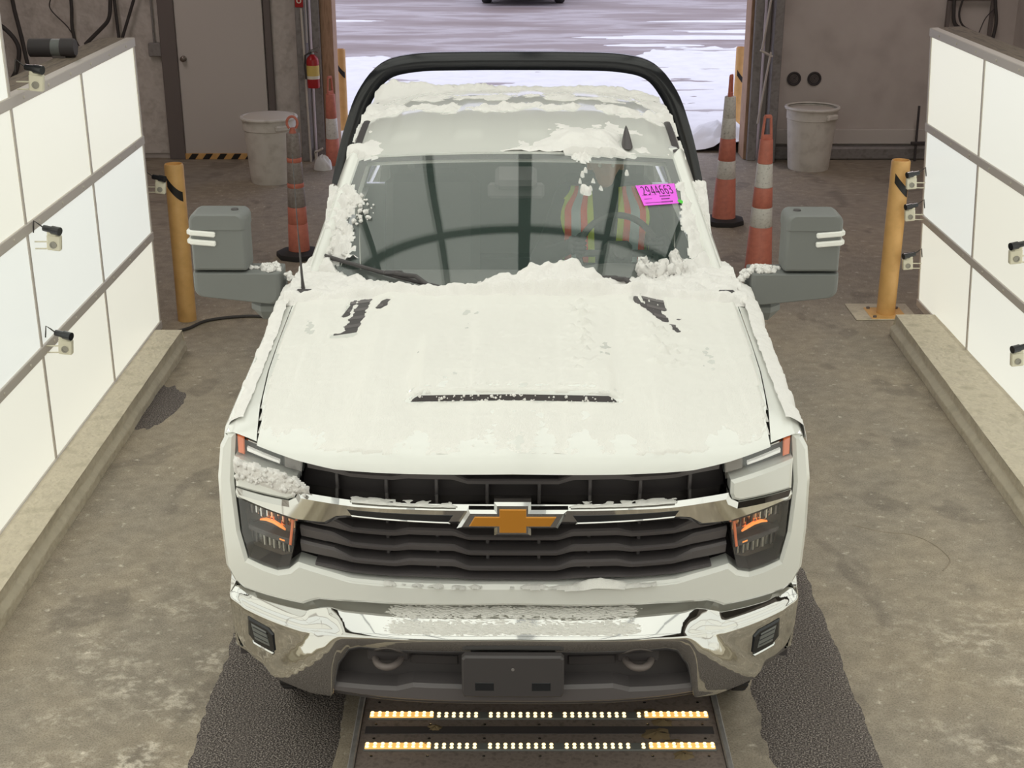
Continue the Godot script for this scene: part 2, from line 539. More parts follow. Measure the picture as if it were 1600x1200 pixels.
func floor_material() -> StandardMaterial3D:
	var w := 900
	var h := 1300
	var im := Image.create(w, h, false, Image.FORMAT_RGB8)
	var f1 := FastNoiseLite.new(); f1.seed = 3; f1.frequency = 1.0; f1.fractal_octaves = 4
	var f2 := FastNoiseLite.new(); f2.seed = 7; f2.frequency = 1.0; f2.fractal_octaves = 3
	var brown := Color8(170, 157, 138)
	var grey := Color8(158, 148, 134)
	var dark := Color8(116, 107, 97)
	var salt := Color8(222, 213, 198)
	for j in h:
		var D := lut(FLOOR_D, (j + 0.5) / h)
		for i in w:
			var x := lut(FLOOR_X, (i + 0.5) / w)
			var a := f1.get_noise_2d(x * 0.55, D * 0.4) + 0.35 * f1.get_noise_2d(x * 3.0 + 20.0, D * 2.2)
			var b := f2.get_noise_2d(x * 7.0, D * 9.0)
			var col := grey.lerp(brown, clampf(0.5 + a * 1.1, 0.0, 1.0))
			# dark tar patches and scuffs
			var d := f1.get_noise_2d(x * 1.7 + 40.0, D * 1.1 + 9.0)
			col = col.lerp(dark, clampf((d - 0.32) * 3.0, 0.0, 0.4))
			# salt crusts dried on the concrete near the nose of the truck
			var near := smoothstep(6.3, 4.9, D)
			var lane := bell(x + 1.42, 0.2) * 1.0 + bell(x + 1.9, 0.5) * 0.45 + bell(x - 2.15, 0.45) * 0.7
			var b2 := f2.get_noise_2d(x * 22.0 + 7.0, D * 26.0)
			var crust := clampf(b * 1.6 + b2 * 1.8 + 0.05, 0.0, 1.0) * clampf(0.4 + f2.get_noise_2d(x * 1.8, D * 2.6) * 2.0, 0.0, 1.0)
			col = col.lerp(salt, clampf(crust * near * lane, 0.0, 0.75))
			# scattered pale flecks
			var fl := f2.get_noise_2d(x * 15.0 + 90.0, D * 15.0)
			if fl > 0.47: col = col.lerp(salt, (fl - 0.47) * 3.0)
			var g := 1.0 + b * 0.09 + (hash2(i, j) - 0.5) * 0.07
			im.set_pixel(i, j, Color(col.r * g, col.g * g, col.b * g))
	var m := mat(Color.WHITE, 0.72)
	m.albedo_texture = ImageTexture.create_from_image(im)
	m.roughness_texture = null
	m.heightmap_enabled = true
	m.heightmap_texture = m.albedo_texture
	m.heightmap_scale = 0.5
	m.detail_enabled = true
	m.detail_blend_mode = BaseMaterial3D.BLEND_MODE_MUL
	m.detail_albedo = noise_tex(0.16, 37, [rgb(214, 212, 209), rgb(248, 247, 246), rgb(255, 255, 255)], [0.2, 0.5, 0.8], 1024, 4)
	m.detail_uv_layer = BaseMaterial3D.DETAIL_UV_2
	m.uv2_triplanar = true
	m.uv2_world_triplanar = true
	m.uv2_scale = Vector3.ONE * 0.6
	return m

func room() -> void:
	# floor with its own texture coordinates
	var fm := MB.new()
	for i in 3:
		for j in 3:
			var xa: float = FLOOR_X[i][1]
			var xb: float = FLOOR_X[i + 1][1]
			var da: float = FLOOR_D[j][1]
			var db: float = FLOOR_D[j + 1][1]
			fm.fq(Vector3(xa, 0, -da), Vector3(xb, 0, -da), Vector3(xb, 0, -db), Vector3(xa, 0, -db), Vector3.UP)
	for p in fm.v: fm.uv.append(Vector2(unlut(FLOOR_X, p.x), unlut(FLOOR_D, -p.z)))
	box_mb(Vector3(-6.4, -0.2, 5.7), Vector3(5.9, -0.005, -16.4), 0.0, fm)
	while fm.uv.size() < fm.v.size(): fm.uv.append(Vector2.ZERO)
	struct("floor", fm, floor_material(), "grey brown concrete floor of the booth")
	struct("ceiling", box_mb(Vector3(-6.4, 4.7, 5.7), Vector3(5.9, 4.85, -16.2)), M.ceiling)
	struct("wall_left", box_mb(Vector3(-6.4, 0, 5.7), Vector3(-6.2, 4.7, -16.2)), M.wall_sheet)
	struct("wall_right", box_mb(Vector3(5.7, 0, 5.7), Vector3(5.9, 4.7, -16.2)), M.wall)
	struct("wall_front", box_mb(Vector3(-6.4, 0, 5.7), Vector3(5.9, 4.7, 5.9)), M.white_wall)
	var wb := box_mb(Vector3(-6.2, 0, -16.0), Vector3(-2.3, 4.7, -16.2))
	box_mb(Vector3(2.88, 0, -16.0), Vector3(5.7, 4.7, -16.2), 0.0, wb)
	box_mb(Vector3(-2.3, 3.7, -16.0), Vector3(2.88, 4.7, -16.2), 0.0, wb)
	struct("wall_back", wb, M.wall, "grey white back wall with the wide bay opening")
	# wrinkled sheeting between the door and the bay opening, and left of the door
	var sheet := MB.new()
	sheet.grid(func(u, v): return Vector3(lerpf(-2.76, -2.42, u), 0.06 + 3.6 * v, -15.985 + 0.012 * nz(u * 2.0, v * 6.0, 2.0, 41) + 0.008), 12, 60, Vector3.BACK)
	tag(obj("trim_1", sheet, M.wall_sheet), "", "", "", "structure")
	sheet = MB.new()
	sheet.grid(func(u, v): return Vector3(lerpf(-6.19, -3.98, u), 0.06 + 3.6 * v, -15.985 + 0.014 * nz(u * 5.0, v * 5.0, 1.6, 42) + 0.01), 40, 50, Vector3.BACK)
	tag(obj("trim_2", sheet, M.wall_sheet), "", "", "", "structure")
	# steel posts of the back wall
	var n := 3
	for q in [[-3.98, -3.80, 0.10], [-2.80, -2.72, 0.06], [-2.42, -2.31, 0.22], [-2.25, -2.16, 0.16], [2.72, 2.82, 0.18], [2.93, 3.03, 0.26]]:
		tag(obj("trim_%d" % n, box_mb(Vector3(q[0], 0, -16.0 + q[2]), Vector3(q[1], 3.9, -16.0), 0.008), M.dark_steel if n < 5 else M.steel), "", "", "", "structure")
		n += 1
	# raw timber lining the opening
	for q in [[-2.16, -2.02], [2.685, 2.725]]:
		tag(obj("trim_%d" % n, box_mb(Vector3(q[0], 0, -15.9), Vector3(q[1], 3.7, -16.25), 0.006), M.wood), "", "", "", "structure")
		n += 1
	# diagonal track brace at the right of the opening
	for q in [[Vector3(2.80, 0.45, -15.72), Vector3(2.90, 1.25, -15.72)], [Vector3(2.80, 1.28, -15.72), Vector3(2.91, 2.2, -15.72)], [Vector3(2.78, 1.27, -15.72), Vector3(2.92, 1.20, -15.72)]]:
		var tb := MB.new()
		tb.tube(q, 0.013, 8)
		tag(obj("trim_%d" % n, tb, M.aluminium), "", "", "", "structure")
		n += 1
	# low skirting and kerb at the foot of the right back wall
	var bb := box_mb(Vector3(3.03, 0.17, -15.95), Vector3(5.7, 0.34, -16.0), 0.006)
	tag(obj("baseboard_back", bb, M.door_paint), "", "", "", "structure")
	tag(obj("trim_%d" % n, box_mb(Vector3(3.03, 0.0, -15.86), Vector3(5.7, 0.15, -16.0), 0.02), M.steel), "", "", "", "structure")
	n += 1
	# white door with a knob
	var dr := box_mb(Vector3(-3.80, 0.05, -15.93), Vector3(-2.81, 2.1, -15.98), 0.006)
	var door := struct("door_1", dr, M.door_paint, "white flush door in the back wall")
	var kn := MB.new()
	kn.lathe([Vector2(0, -0.0), Vector2(0.032, 0), Vector2(0.034, 0.008), Vector2(0.014, 0.014), Vector2(0.013, 0.035), Vector2(0.03, 0.045), Vector2(0.032, 0.06), Vector2(0.02, 0.07), Vector2(0, 0.072)], 16, Transform3D(Basis(Vector3.RIGHT, PI / 2), Vector3(-3.73, 1.15, -15.93)))
	obj("door_knob", kn, M.brass, door)
	# concrete kerbs under the light walls
	var kl := MB.new()
	kl.grid(func(u, v): return Vector3(lerpf(-2.325, -2.34, u) + (0.0 if v < 0.5 else -0.02) + 0.006 * nz(u * 30.0, v, 1.0, 51), 0.155 * minf(1.0, v * 1.06) + 0.004 * nz(u * 24.0, v * 3.0, 1.0, 52), lerpf(-9.27, 4.0, u)), 160, 8, Vector3.RIGHT)
	kl.grid(func(u, v): return Vector3(lerpf(-2.345, -2.72, v), 0.155 + 0.003 * nz(u * 30.0, v * 2.0, 1.0, 53), lerpf(-9.27, 4.0, u)), 100, 6, Vector3.UP)
	kl.fq(Vector3(-2.325, 0, -9.27), Vector3(-2.72, 0, -9.27), Vector3(-2.72, 0.155, -9.27), Vector3(-2.345, 0.155, -9.27), Vector3.FORWARD)
	tag(obj("trim_%d" % n, kl, M.curb), "concrete kerb under the left light wall", "", "", "structure")
	n += 1
	var kr := MB.new()
	kr.grid(func(u, v): return Vector3(lerpf(2.79, 2.41, u) + (0.0 if v < 0.5 else 0.03) + 0.006 * nz(u * 30.0, v, 1.0, 54), 0.155 * minf(1.0, v * 1.06) + 0.004 * nz(u * 24.0, v * 3.0, 1.0, 55), lerpf(-9.62, 3.2, u)), 160, 8, Vector3.LEFT)
	kr.grid(func(u, v): return Vector3(lerpf(lerpf(2.82, 2.44, u), 3.3, v), 0.155 + 0.003 * nz(u * 30.0, v * 2.0, 1.0, 56), lerpf(-9.62, 3.2, u)), 100, 6, Vector3.UP)
	kr.fq(Vector3(2.79, 0, -9.62), Vector3(3.3, 0, -9.62), Vector3(3.3, 0.155, -9.62), Vector3(2.82, 0.155, -9.62), Vector3.FORWARD)
	tag(obj("trim_%d" % n, kr, M.curb), "concrete kerb under the right light wall", "", "", "structure")
	n += 1
	# worn asphalt strips on either side of the sunken lamp
	asphalt("asphalt_strip", [[-1.29, -0.68], [-1.25, -0.70]], 61, "dark asphalt strip left of the floor lamp")
	asphalt("asphalt_strip", [[-0.66, 1.0], [-0.66, 1.0]], 65, "dark asphalt in front of the floor lamp", 0.6, 4.32)
	asphalt("asphalt_strip", [[1.02, 1.465], [1.0, 1.44]], 62, "dark asphalt strip right of the floor lamp")
	# crumbling asphalt patch beside the left kerb
	var pm := MB.new()
	pm.grid(func(u, v):
		var an: float = TAU * u
		var r: float = v * (0.2 + 0.05 * nz(cos(an), sin(an), 1.5, 63))
		return Vector3(-2.27 + r * 0.7 * cos(an), 0.012 * sqrt(maxf(0.0, 1.0 - v * v)) - 0.001 + 0.004 * nz(cos(an) * v * 9.0, sin(an) * v * 9.0, 1.0, 64), -8.2 + r * 1.9 * sin(an)), 48, 12, Vector3.UP)
	tag(obj("asphalt_patch", pm, M.asphalt), "crumbled asphalt patch beside the left kerb", "", "", "structure")
	# curved ridge where the concrete was patched, right of the truck
	var cr := MB.new()
	var cp := []
	var ck := [Vector2(1.80, 6.52), Vector2(1.94, 6.44), Vector2(2.07, 6.41), Vector2(2.16, 6.31), Vector2(2.2, 6.14), Vector2(2.13, 6.02)]
	for i in 26:
		var t := i / 25.0 * 5.0
		var k := mini(int(t), 4)
		var q: Vector2 = ck[k].cubic_interpolate(ck[k + 1], ck[maxi(k - 1, 0)], ck[mini(k + 2, 5)], t - k)
		cp.append(Vector3(q.x, -0.002 + 0.002 * hash2(i, 3), -q.y))
	cr.tube(cp, 0.004, 5)
	tag(obj("trim_%d" % n, cr, mat(rgb(150, 138, 121), 0.9)), "", "", "", "structure")

func asphalt(called: String, ex: Array, sd: int, label: String, d0 := 2.4, d1 := 9.0) -> void:
	var mb := MB.new()
	mb.grid(func(u, v):
		var D: float = lerpf(d0, d1, v)
		var x0: float = lerpf(ex[0][0], ex[1][0], v) + 0.04 * nz(D, 0.0, 2.6, sd) + 0.012 * nz(D, 4.0, 14.0, sd)
		var x1: float = lerpf(ex[0][1], ex[1][1], v) + 0.025 * nz(D, 9.0, 2.6, sd)
		var edge: float = minf(minf(u, 1.0 - u) * 10.0, minf(v, 1.0 - v) * 50.0)
		return Vector3(lerpf(x0, x1, u), -0.002 + 0.008 * minf(edge, 1.0) + 0.0015 * nz(u * 6.0, D * 8.0, 2.0, sd + 1), -D), 24, 200, Vector3.UP)
	tag(obj(called, mb, M.asphalt), label, "", "", "structure")

func outdoors() -> void:
	var lot := box_mb(Vector3(-40, -0.15, -16.25), Vector3(45, -0.02, -90))
	tag(obj("pavement", lot, M.wet_lot), "wet brown pavement of the yard outside", "", "", "structure")
	var sn := MB.new()
	sn.grid(func(u, v):
		var x: float = lerpf(-9.0, 10.0, u)
		var D: float = lerpf(16.3, 29.0, v)
		var edge: float = 25.3 + 0.35 * nz(x, 3.0, 0.9, 71) + (1.4 * smoothstep(1.9, 3.2, x)) + 0.3 * nz(x * 3.0, 5.0, 1.0, 72)
		var t: float = 0.06 * smoothstep(0.0, 0.8, edge - D) - 0.045 + 0.02 * nz(x, D, 1.3, 73)
		# trampled tracks that let the pavement through
		t -= 0.035 * smoothstep(0.25, 0.6, nz(x * 0.35, D * 2.0, 1.0, 74))
		# banks beside the opening
		t += 0.34 * bell(x - 2.55, 0.45) * bell(D - 16.75, 0.5) * (0.8 + 0.6 * nz(x, D, 4.0, 75))
		t += 0.22 * bell(x + 2.0, 0.3) * bell(D - 16.6, 0.3)
		return Vector3(x, -0.02 + t, -D), 190, 150, Vector3.UP)
	# streaks of snow farther out
	var st := sn
	for q in [[3.6, 27.6, 2.4, 0.35], [5.4, 28.6, 2.2, 0.3], [2.7, 26.4, 1.0, 0.22], [-4.0, 30.5, 1.2, 0.2], [4.6, 30.4, 1.6, 0.2]]:
		st.grid(func(u, v):
			var an: float = TAU * u
			var r: float = v * (1.0 + 0.25 * nz(cos(an) * 2.0 + q[0], sin(an) * 2.0, 1.0, 76))
			return Vector3(q[0] + q[2] * r * cos(an), -0.021 + 0.02 * (1.0 - v * v), -(q[1] + q[3] * r * sin(an))), 40, 5, Vector3.UP)
	tag(obj("yard_snow", sn, M.snow_out), "white snow lying outside the open bay", "snow", "", "stuff")
	yard_car()

func yard_car() -> void:
	# a dark vehicle standing far out in the yard; the frame shows only the foot of it
	var t := thing("parked_vehicle", "dark vehicle in the yard, only its bottom edge at the top of the frame", "car", Vector3(0.27, -0.02, -33.6))
	var b := MB.new()
	var prof := [Vector2(0.42, -0.02), Vector2(0.40, 0.35), Vector2(0.72, 0.9), Vector2(0.98, 1.0), Vector2(1.0, 1.3), Vector2(1.35, 1.9), Vector2(1.72, 2.35), Vector2(1.75, 4.0), Vector2(1.1, 4.5), Vector2(0.5, 4.55)]
	var P := []
	for i in 13:
		var u := i / 6.0 - 1.0
		var row := PackedVector3Array()
		for q in prof:
			var wx: float = (0.99 if q.x < 1.05 else 0.99 - (q.x - 1.05) * 0.3)
			row.append(Vector3(signf(u) * pow(absf(u), 0.6) * wx, q.x, -q.y - 0.12 * u * u * (1.0 if q.y < 1.0 else 0.0)))
		P.append(row)
	b.points_grid(P, Vector3.UP, true, Vector3(0, 0.9, -2.3))
	for sx in [0, 12]:
		var row: PackedVector3Array = P[sx]
		for k in range(1, row.size() - 1): b.ft(row[0], row[k], row[k + 1], Vector3(-1 if sx == 0 else 1, 0, 0))
	obj("body", b, M.gloss_black, t)
	obj("bumper", box_mb(Vector3(-0.98, 0.22, 0.06), Vector3(0.98, 0.62, -0.25), 0.05), M.matte_black, t)
	obj("underbody", box_mb(Vector3(-0.8, 0.2, -0.3), Vector3(0.8, 0.42, -4.4), 0.03), M.matte_black, t)
	for q in [Vector3(-0.88, 0.36, -0.85), Vector3(0.88, 0.36, -0.85), Vector3(-0.88, 0.36, -3.7), Vector3(0.88, 0.36, -3.7)]:
		var w := MB.new()
		w.lathe([Vector2(0.2, -0.11), Vector2(0.33, -0.12), Vector2(0.36, -0.08), Vector2(0.36, 0.08), Vector2(0.33, 0.12), Vector2(0.2, 0.11)], 24, Transform3D(Basis(Vector3.BACK, PI / 2), q))
		obj("wheel", w, M.rubber, t)
	for sx in [-1, 1]:
		obj("headlight", box_mb(Vector3(sx * 0.55, 0.72, 0.0), Vector3(sx * 0.9, 0.86, -0.3), 0.03), M.dull_chrome, t)

# ---------------------------------------------------------------- light walls
func light_wall(side: float) -> void:
	# side -1 stands left of the truck, +1 right; «inward» points at the truck
	var left := side < 0
	var t := thing("light_wall", ("tall wall of glowing white panels left of the truck" if left else "wall of glowing white panels right of the truck"), "light wall", Vector3(-2.55 if left else 3.116, 0, 0), "light walls")
	if not left: t.rotation.z = deg_to_rad(3.35)
	var inw := -side
	var rows := [0.13, 0.79, 1.47, 2.13] if left else [0.11, 0.775, 1.455, 2.13]
	var far := 9.46 if left else 10.05
	var step := 1.215 if left else 1.19
	var cols := 11
	for k in cols:
		var z0 := -(far - step * k)
		var z1 := -(far - step * (k + 1))
		var tall := left and k >= 2
		for r in (4 if tall else 3):
			var y0: float = rows[r] if r < 3 else 2.13
			var y1: float = rows[r + 1] if r < 3 else 2.80
			obj("light_panel", box_mb(Vector3(0, y0 + 0.028, z0 + 0.011), Vector3(-inw * 0.03, y1 - 0.028, z1 - 0.011), 0.0), [M.panel_light, M.panel_light_warm, M.panel_light_cool][(r * 2 + k * (3 if left else 2) + (1 if r == 0 else 0)) % 3], t)
	for k in cols + 1:
		var z := -(far - step * k)
		var top := 2.83 if left and k >= 2 else 2.14
		obj("post", box_mb(Vector3(inw * 0.008, rows[0] - 0.02, z - 0.0125), Vector3(-inw * 0.05, top, z + 0.0125), 0.003), M.aluminium, t)
	for r in 4:
		obj("rail", box_mb(Vector3(inw * 0.012, rows[r] - 0.03, -far - 0.02), Vector3(-inw * 0.05, rows[r] + 0.03, -(far - step * cols)), 0.004), M.aluminium, t)
	if left: obj("rail", box_mb(Vector3(inw * 0.012, 2.80, -(far - step * 2)), Vector3(-inw * 0.05, 2.86, -(far - step * cols)), 0.004), M.aluminium, t)
	var bolt := MB.new()
	bolt.lathe([Vector2(0.009, 0), Vector2(0.009, 0.003), Vector2(0.006, 0.005), Vector2(0, 0.005)], 8, Transform3D(Basis(Vector3.BACK, -inw * PI / 2), Vector3.ZERO))
	var bm := bolt.mesh()
	for r in [1, 2, 3]:
		for k in 12:
			var o := inst("bolt", bm, M.can_rim, t)
			o.position = Vector3(inw * 0.012, rows[r], -(far - 0.22 - 0.405 * k))
	# plywood box behind the panels, open-topped shelf included
	obj("backing", box_mb(Vector3(-inw * 0.05, rows[0] - 0.02, -far - 0.01), Vector3(-inw * 0.2, 2.12, -(far - step * cols)), 0.004), M.plywood, t)
	obj("top_board", box_mb(Vector3(-inw * 0.03, 2.12, -far - 0.01), Vector3(-inw * 0.22, 2.16, -(far - step * cols)), 0.004), M.plywood, t)

func canopy() -> void:
	var t := thing("overhead_light_canopy", "canopy of glowing ceiling panels hung above the truck, mirrored in its windshield", "ceiling light", Vector3(0, CANOPY_Y, 0))
	for i in 6:
		for j in range(-2, 3):
			obj("light_panel", box_mb(Vector3(CANOPY_X[i] + 0.03, -0.02, -(1.69 + 2.44 * j) - 0.03), Vector3(CANOPY_X[i + 1] - 0.03, 0.02, -(1.69 + 2.44 * (j + 1)) + 0.03), 0.0), M.canopy_light, t)
	for i in 7:
		var w := 0.08 if i == 3 else 0.036
		obj("beam", box_mb(Vector3(CANOPY_X[i] - w, -0.06, 3.3), Vector3(CANOPY_X[i] + w, 0.05, -9.1), 0.004), M.canopy_frame, t)
	for j in range(-2, 4):
		obj("cross_beam", box_mb(Vector3(CANOPY_X[0] - 0.05, -0.055, -(1.69 + 2.44 * j) - 0.04), Vector3(CANOPY_X[6] + 0.05, 0.045, -(1.69 + 2.44 * j) + 0.04), 0.004), M.canopy_frame, t)
	for q in [Vector2(-2.08, -1.8), Vector2(2.32, -1.8), Vector2(-2.08, -8.8), Vector2(2.32, -8.8)]:
		obj("hanger", box_mb(Vector3(q.x - 0.02, 0.05, q.y - 0.02), Vector3(q.x + 0.02, 0.65, q.y + 0.02), 0.003), M.canopy_frame, t)

func strip_lamps() -> void:
	for q in [[-4.3, "long strip lamp under the ceiling over the back left bay"], [4.2, "long strip lamp under the ceiling over the back right bay"]]:
		var t := thing("strip_light", q[1], "ceiling light", Vector3(q[0], 4.55, -12.6), "back bay strip lamps")
		obj("housing", box_mb(Vector3(-0.18, -0.02, -1.75), Vector3(0.18, 0.15, 1.75), 0.01), M.can_white, t)
		obj("light_diffuser", box_mb(Vector3(-0.15, -0.09, -1.7), Vector3(0.15, -0.02, 1.7), 0.02), M.strip_light, t)

func floor_lamp() -> void:
	# black steel tray set in the floor, two rows of LEDs across it
	var t := thing("floor_light_tray", "black steel tray with two rows of lit LEDs under the truck nose", "floor lamp", Vector3(0.11, 0, -4.66))
	obj("tray", box_mb(Vector3(-0.72, 0.0, 0.27), Vector3(0.72, 0.018, -0.27), 0.004), M.tray_steel, t)
	for sx in [-1, 1]:
		obj("side_rail", box_mb(Vector3(sx * 0.72, 0.0, 0.29), Vector3(sx * 0.745, 0.03, -0.29), 0.005), M.dull_chrome if sx > 5 else M.steel, t)
	obj("center_channel", box_mb(Vector3(-0.7, 0.016, 0.02), Vector3(0.7, 0.021, -0.03), 0.001), M.matte_black, t)
	var led := MB.new()
	led.lathe([Vector2(0.0075, 0), Vector2(0.0075, 0.004), Vector2(0, 0.0065)], 6)
	var led_mesh := led.mesh()
	var glow := mat(rgb(255, 236, 190), 0.4, 0.0, {"emission_enabled": true, "emission": rgb(255, 226, 170), "emission_energy_multiplier": 2.2})
	var amber := mat(rgb(255, 200, 120), 0.4, 0.0, {"emission_enabled": true, "emission": rgb(255, 196, 108), "emission_energy_multiplier": 0.75})
	for row in 2:
		var z := -0.10 if row == 0 else 0.11
		var bar := obj("led_bar", box_mb(Vector3(-0.695, 0.017, z + 0.024), Vector3(0.695, 0.026, z - 0.024), 0.003), M.mirror_grey, t)
		for e in [-1, 1]:
			obj("amber_light", box_mb(Vector3(e * 0.43, 0.024, z + 0.02), Vector3(e * 0.69, 0.03, z - 0.02), 0.003), amber, bar)
		for k in 46:
			var x := -0.68 + 1.36 * k / 45.0
			if absf(x) < 0.42 and (k % 10 == 5 and k > 10 and k < 40): continue
			for z2 in [-0.010, 0.010]:
				var o := inst("led", led_mesh, glow, bar)
				o.position = Vector3(x, 0.0255 if absf(x) < 0.43 else 0.0295, z + z2)
		area_lamp("floor_led_lamp", Vector3(0.11, 0.045, -4.66 + z), Vector2(1.36, 0.04), Vector3.UP, rgb(255, 214, 150), 0.35, Vector3.FORWARD)
	var scr := MB.new()
	scr.lathe([Vector2(0.006, 0), Vector2(0.006, 0.002), Vector2(0.0, 0.003)], 6)
	var scm := scr.mesh()
	for k in 7:
		for z in [-0.2, -0.045, 0.05, 0.165]:
			var o := inst("screw", scm, M.dull_chrome, t)
			o.position = Vector3(-0.66 + 0.22 * k, 0.018, z)
	# mud dropped across the right end
	var mud := MB.new()
	for q in [[0.44, -0.12, 0.05], [0.5, -0.06, 0.045], [0.47, 0.02, 0.06], [0.53, 0.09, 0.05], [0.56, 0.16, 0.04], [-0.42, -0.02, 0.03], [-0.45, 0.1, 0.02]]:
		mud.grid(func(u, v):
			var an: float = TAU * u
			var r: float = q[2] * v * (1.0 + 0.5 * nz(cos(an) * 3.0 + q[0] * 9.0, sin(an) * 3.0, 1.0, 81))
			return Vector3(0.11 + q[0] + r * cos(an), 0.018 + 0.012 * (1.0 - v * v) * (0.7 + 0.6 * hash2(floorf(u * 20.0), q[0])), -4.66 + q[1] + r * 0.8 * sin(an)), 20, 5, Vector3.UP)
	tag(obj("mud_clods", mud, mat(rgb(126, 108, 80), 0.95)), "brown mud clods dropped on the LED tray", "mud", "", "stuff")

# ---------------------------------------------------------------- the truck
func V(x: float, y: float, s: float) -> Vector3:
	return Vector3(x, y, -s)

func lut(t: Array, x: float) -> float:
	if x <= t[0][0]: return t[0][1]
	for i in t.size() - 1:
		if x <= t[i + 1][0]:
			return lerpf(t[i][1], t[i + 1][1], (x - t[i][0]) / (t[i + 1][0] - t[i][0]))
	return t[-1][1]

func Fs(x: float) -> float:
	return 0.06 + 0.27 * pow(absf(x) / 1.03, 3.0)

func fmap(p: Vector2, off: float) -> Vector3:
	return V(p.x, p.y, Fs(p.x) - off)

func mirrored(pts: Array) -> Array:
	var o := []
	for p in pts: o.append(Vector2(-p.x, p.y))
	return o

# left half outline, from the top middle round to the bottom middle, closed by its mirror image
func both_halves(pts: Array) -> Array:
	var o := pts.duplicate()
	for i in range(pts.size() - 1, -1, -1):
		if absf(pts[i].x) > 0.001: o.append(Vector2(-pts[i].x, pts[i].y))
	return o

func fpoly(called: String, pts: Array, off: float, thick: float, bev: float, m: Material, parent: Node, step := 0.04) -> MeshInstance3D:
	var mb := MB.new()
	mb.poly(pts, fmap, off, thick, bev, 0, step)
	return obj(called, mb, m, parent)

func seam_x(s: float) -> float:
	return lut([[0.235, 0.892], [0.48, 0.922], [0.77, 0.942], [1.05, 0.948], [1.55, 0.952]], s)

func hood_y(x: float, s: float) -> float:
	var ax := absf(x)
	var r := maxf(0.0, s - Fs(x) + 0.015)
	var lip := lut([[0.0, 1.366], [0.3, 1.362], [0.607, 1.357], [0.739, 1.37], [0.888, 1.393], [1.0, 1.41]], ax)
	var lh := lut([[0.0, 0.055], [0.55, 0.052], [0.8, 0.02], [0.95, 0.01]], ax)
	var e := lut([[0.0, 1.552], [0.5, 1.548], [0.95, 1.528]], ax)
	var y := lip + lh * (1.0 - exp(-r / 0.03)) + (e - lip - lh) * pow(clampf(r / 1.45, 0.0, 1.1), 0.85)
	y += 0.012 * bell(ax - 0.52, 0.07) * smoothstep(0.15, 0.5, r)
	y += 0.028 * smoothstep(0.475, 0.50, s) * (1.0 - smoothstep(0.6, 1.25, s)) * (1.0 - smoothstep(0.34, 0.40, ax))
	return y

func fender_y(s: float) -> float:
	return hood_y(seam_x(s), s)

# windshield: v runs from its foot to its head
func ws_foot(x: float) -> float: return 1.62 + 0.30 * pow(x / 0.85, 2.0)
func ws_head(x: float) -> float: return 2.42 + 0.13 * pow(x / 0.76, 2.0)
func ws(x: float, v: float) -> Vector3:
	var yt := 1.975 - 0.05 * pow(x / 0.76, 2.0)
	return V(x, lerpf(1.50, yt, v) + 0.025 * sin(PI * clampf(v, 0.0, 1.0)), lerpf(ws_foot(x), ws_head(x), v))
func ws_n(x: float, v: float) -> Vector3:
	var n := (ws(x + 0.01, v) - ws(x - 0.01, v)).cross(ws(x, v + 0.01) - ws(x, v - 0.01)).normalized()
	return n if n.y > 0.0 else -n
func ws_edge(v: float) -> float: return lerpf(0.885, 0.772, v)

func roof_y(x: float, s: float) -> float:
	var t := clampf((s - ws_head(x)) / (4.05 - ws_head(x)), 0.0, 1.0)
	var front := 1.975 - 0.05 * pow(x / 0.76, 2.0)
	var mid := 2.045 - 0.055 * pow(x / 0.80, 4.0) - 0.012 * pow(x / 0.8, 2.0)
	var y := lerpf(front, mid, sin(minf(1.0, t * 2.2) * PI / 2.0))
	y -= 0.035 * pow(maxf(0.0, t - 0.6) / 0.4, 2.0)
	return y

# everything that faces the sky on the front and roof of the truck, for laying snow on it
func top_y(x: float, s: float) -> float:
	if s <= 1.50: return hood_y(clampf(x, -0.95, 0.95), s)
	if s <= ws_foot(x):
		return lerpf(hood_y(x, 1.50), 1.50, smoothstep(1.50, 1.56, s))
	var h := ws_head(x)
	if s <= h:
		return ws(x, (s - ws_foot(x)) / (h - ws_foot(x))).y
	return roof_y(x, s)

func side_x(y: float) -> float:
	if y <= 1.42: return 1.035 + 0.02 * sin(clampf((y - 0.5) / 0.9, 0.0, 1.0) * PI) - 0.045 * smoothstep(1.3, 1.42, y)
	return lerpf(0.985, 0.80, (y - 1.42) / 0.53)

func side_map(sg: float) -> Callable:
	return func(p: Vector2, off: float) -> Vector3: return V(sg * (side_x(p.y) + off), p.y, p.x)

func side_poly(called: String, pts: Array, sg: float, off: float, thick: float, bev: float, m: Material, parent: Node) -> MeshInstance3D:
	var mb := MB.new()
	mb.poly(pts, side_map(sg), off, thick, bev, 1, 0.06)
	return obj(called, mb, m, parent)

func build_truck() -> void:
	truck = thing("pickup_truck", "white heavy-duty pickup truck dusted with snow between the light walls", "pickup truck", Vector3(0.003, 0, -TRUCK_D))
	truck.rotation.y = deg_to_rad(TRUCK_YAW)
	truck_front()
	truck_bumper()
	truck_hood()
	truck_cab()
	truck_mirrors()
	truck_rear()

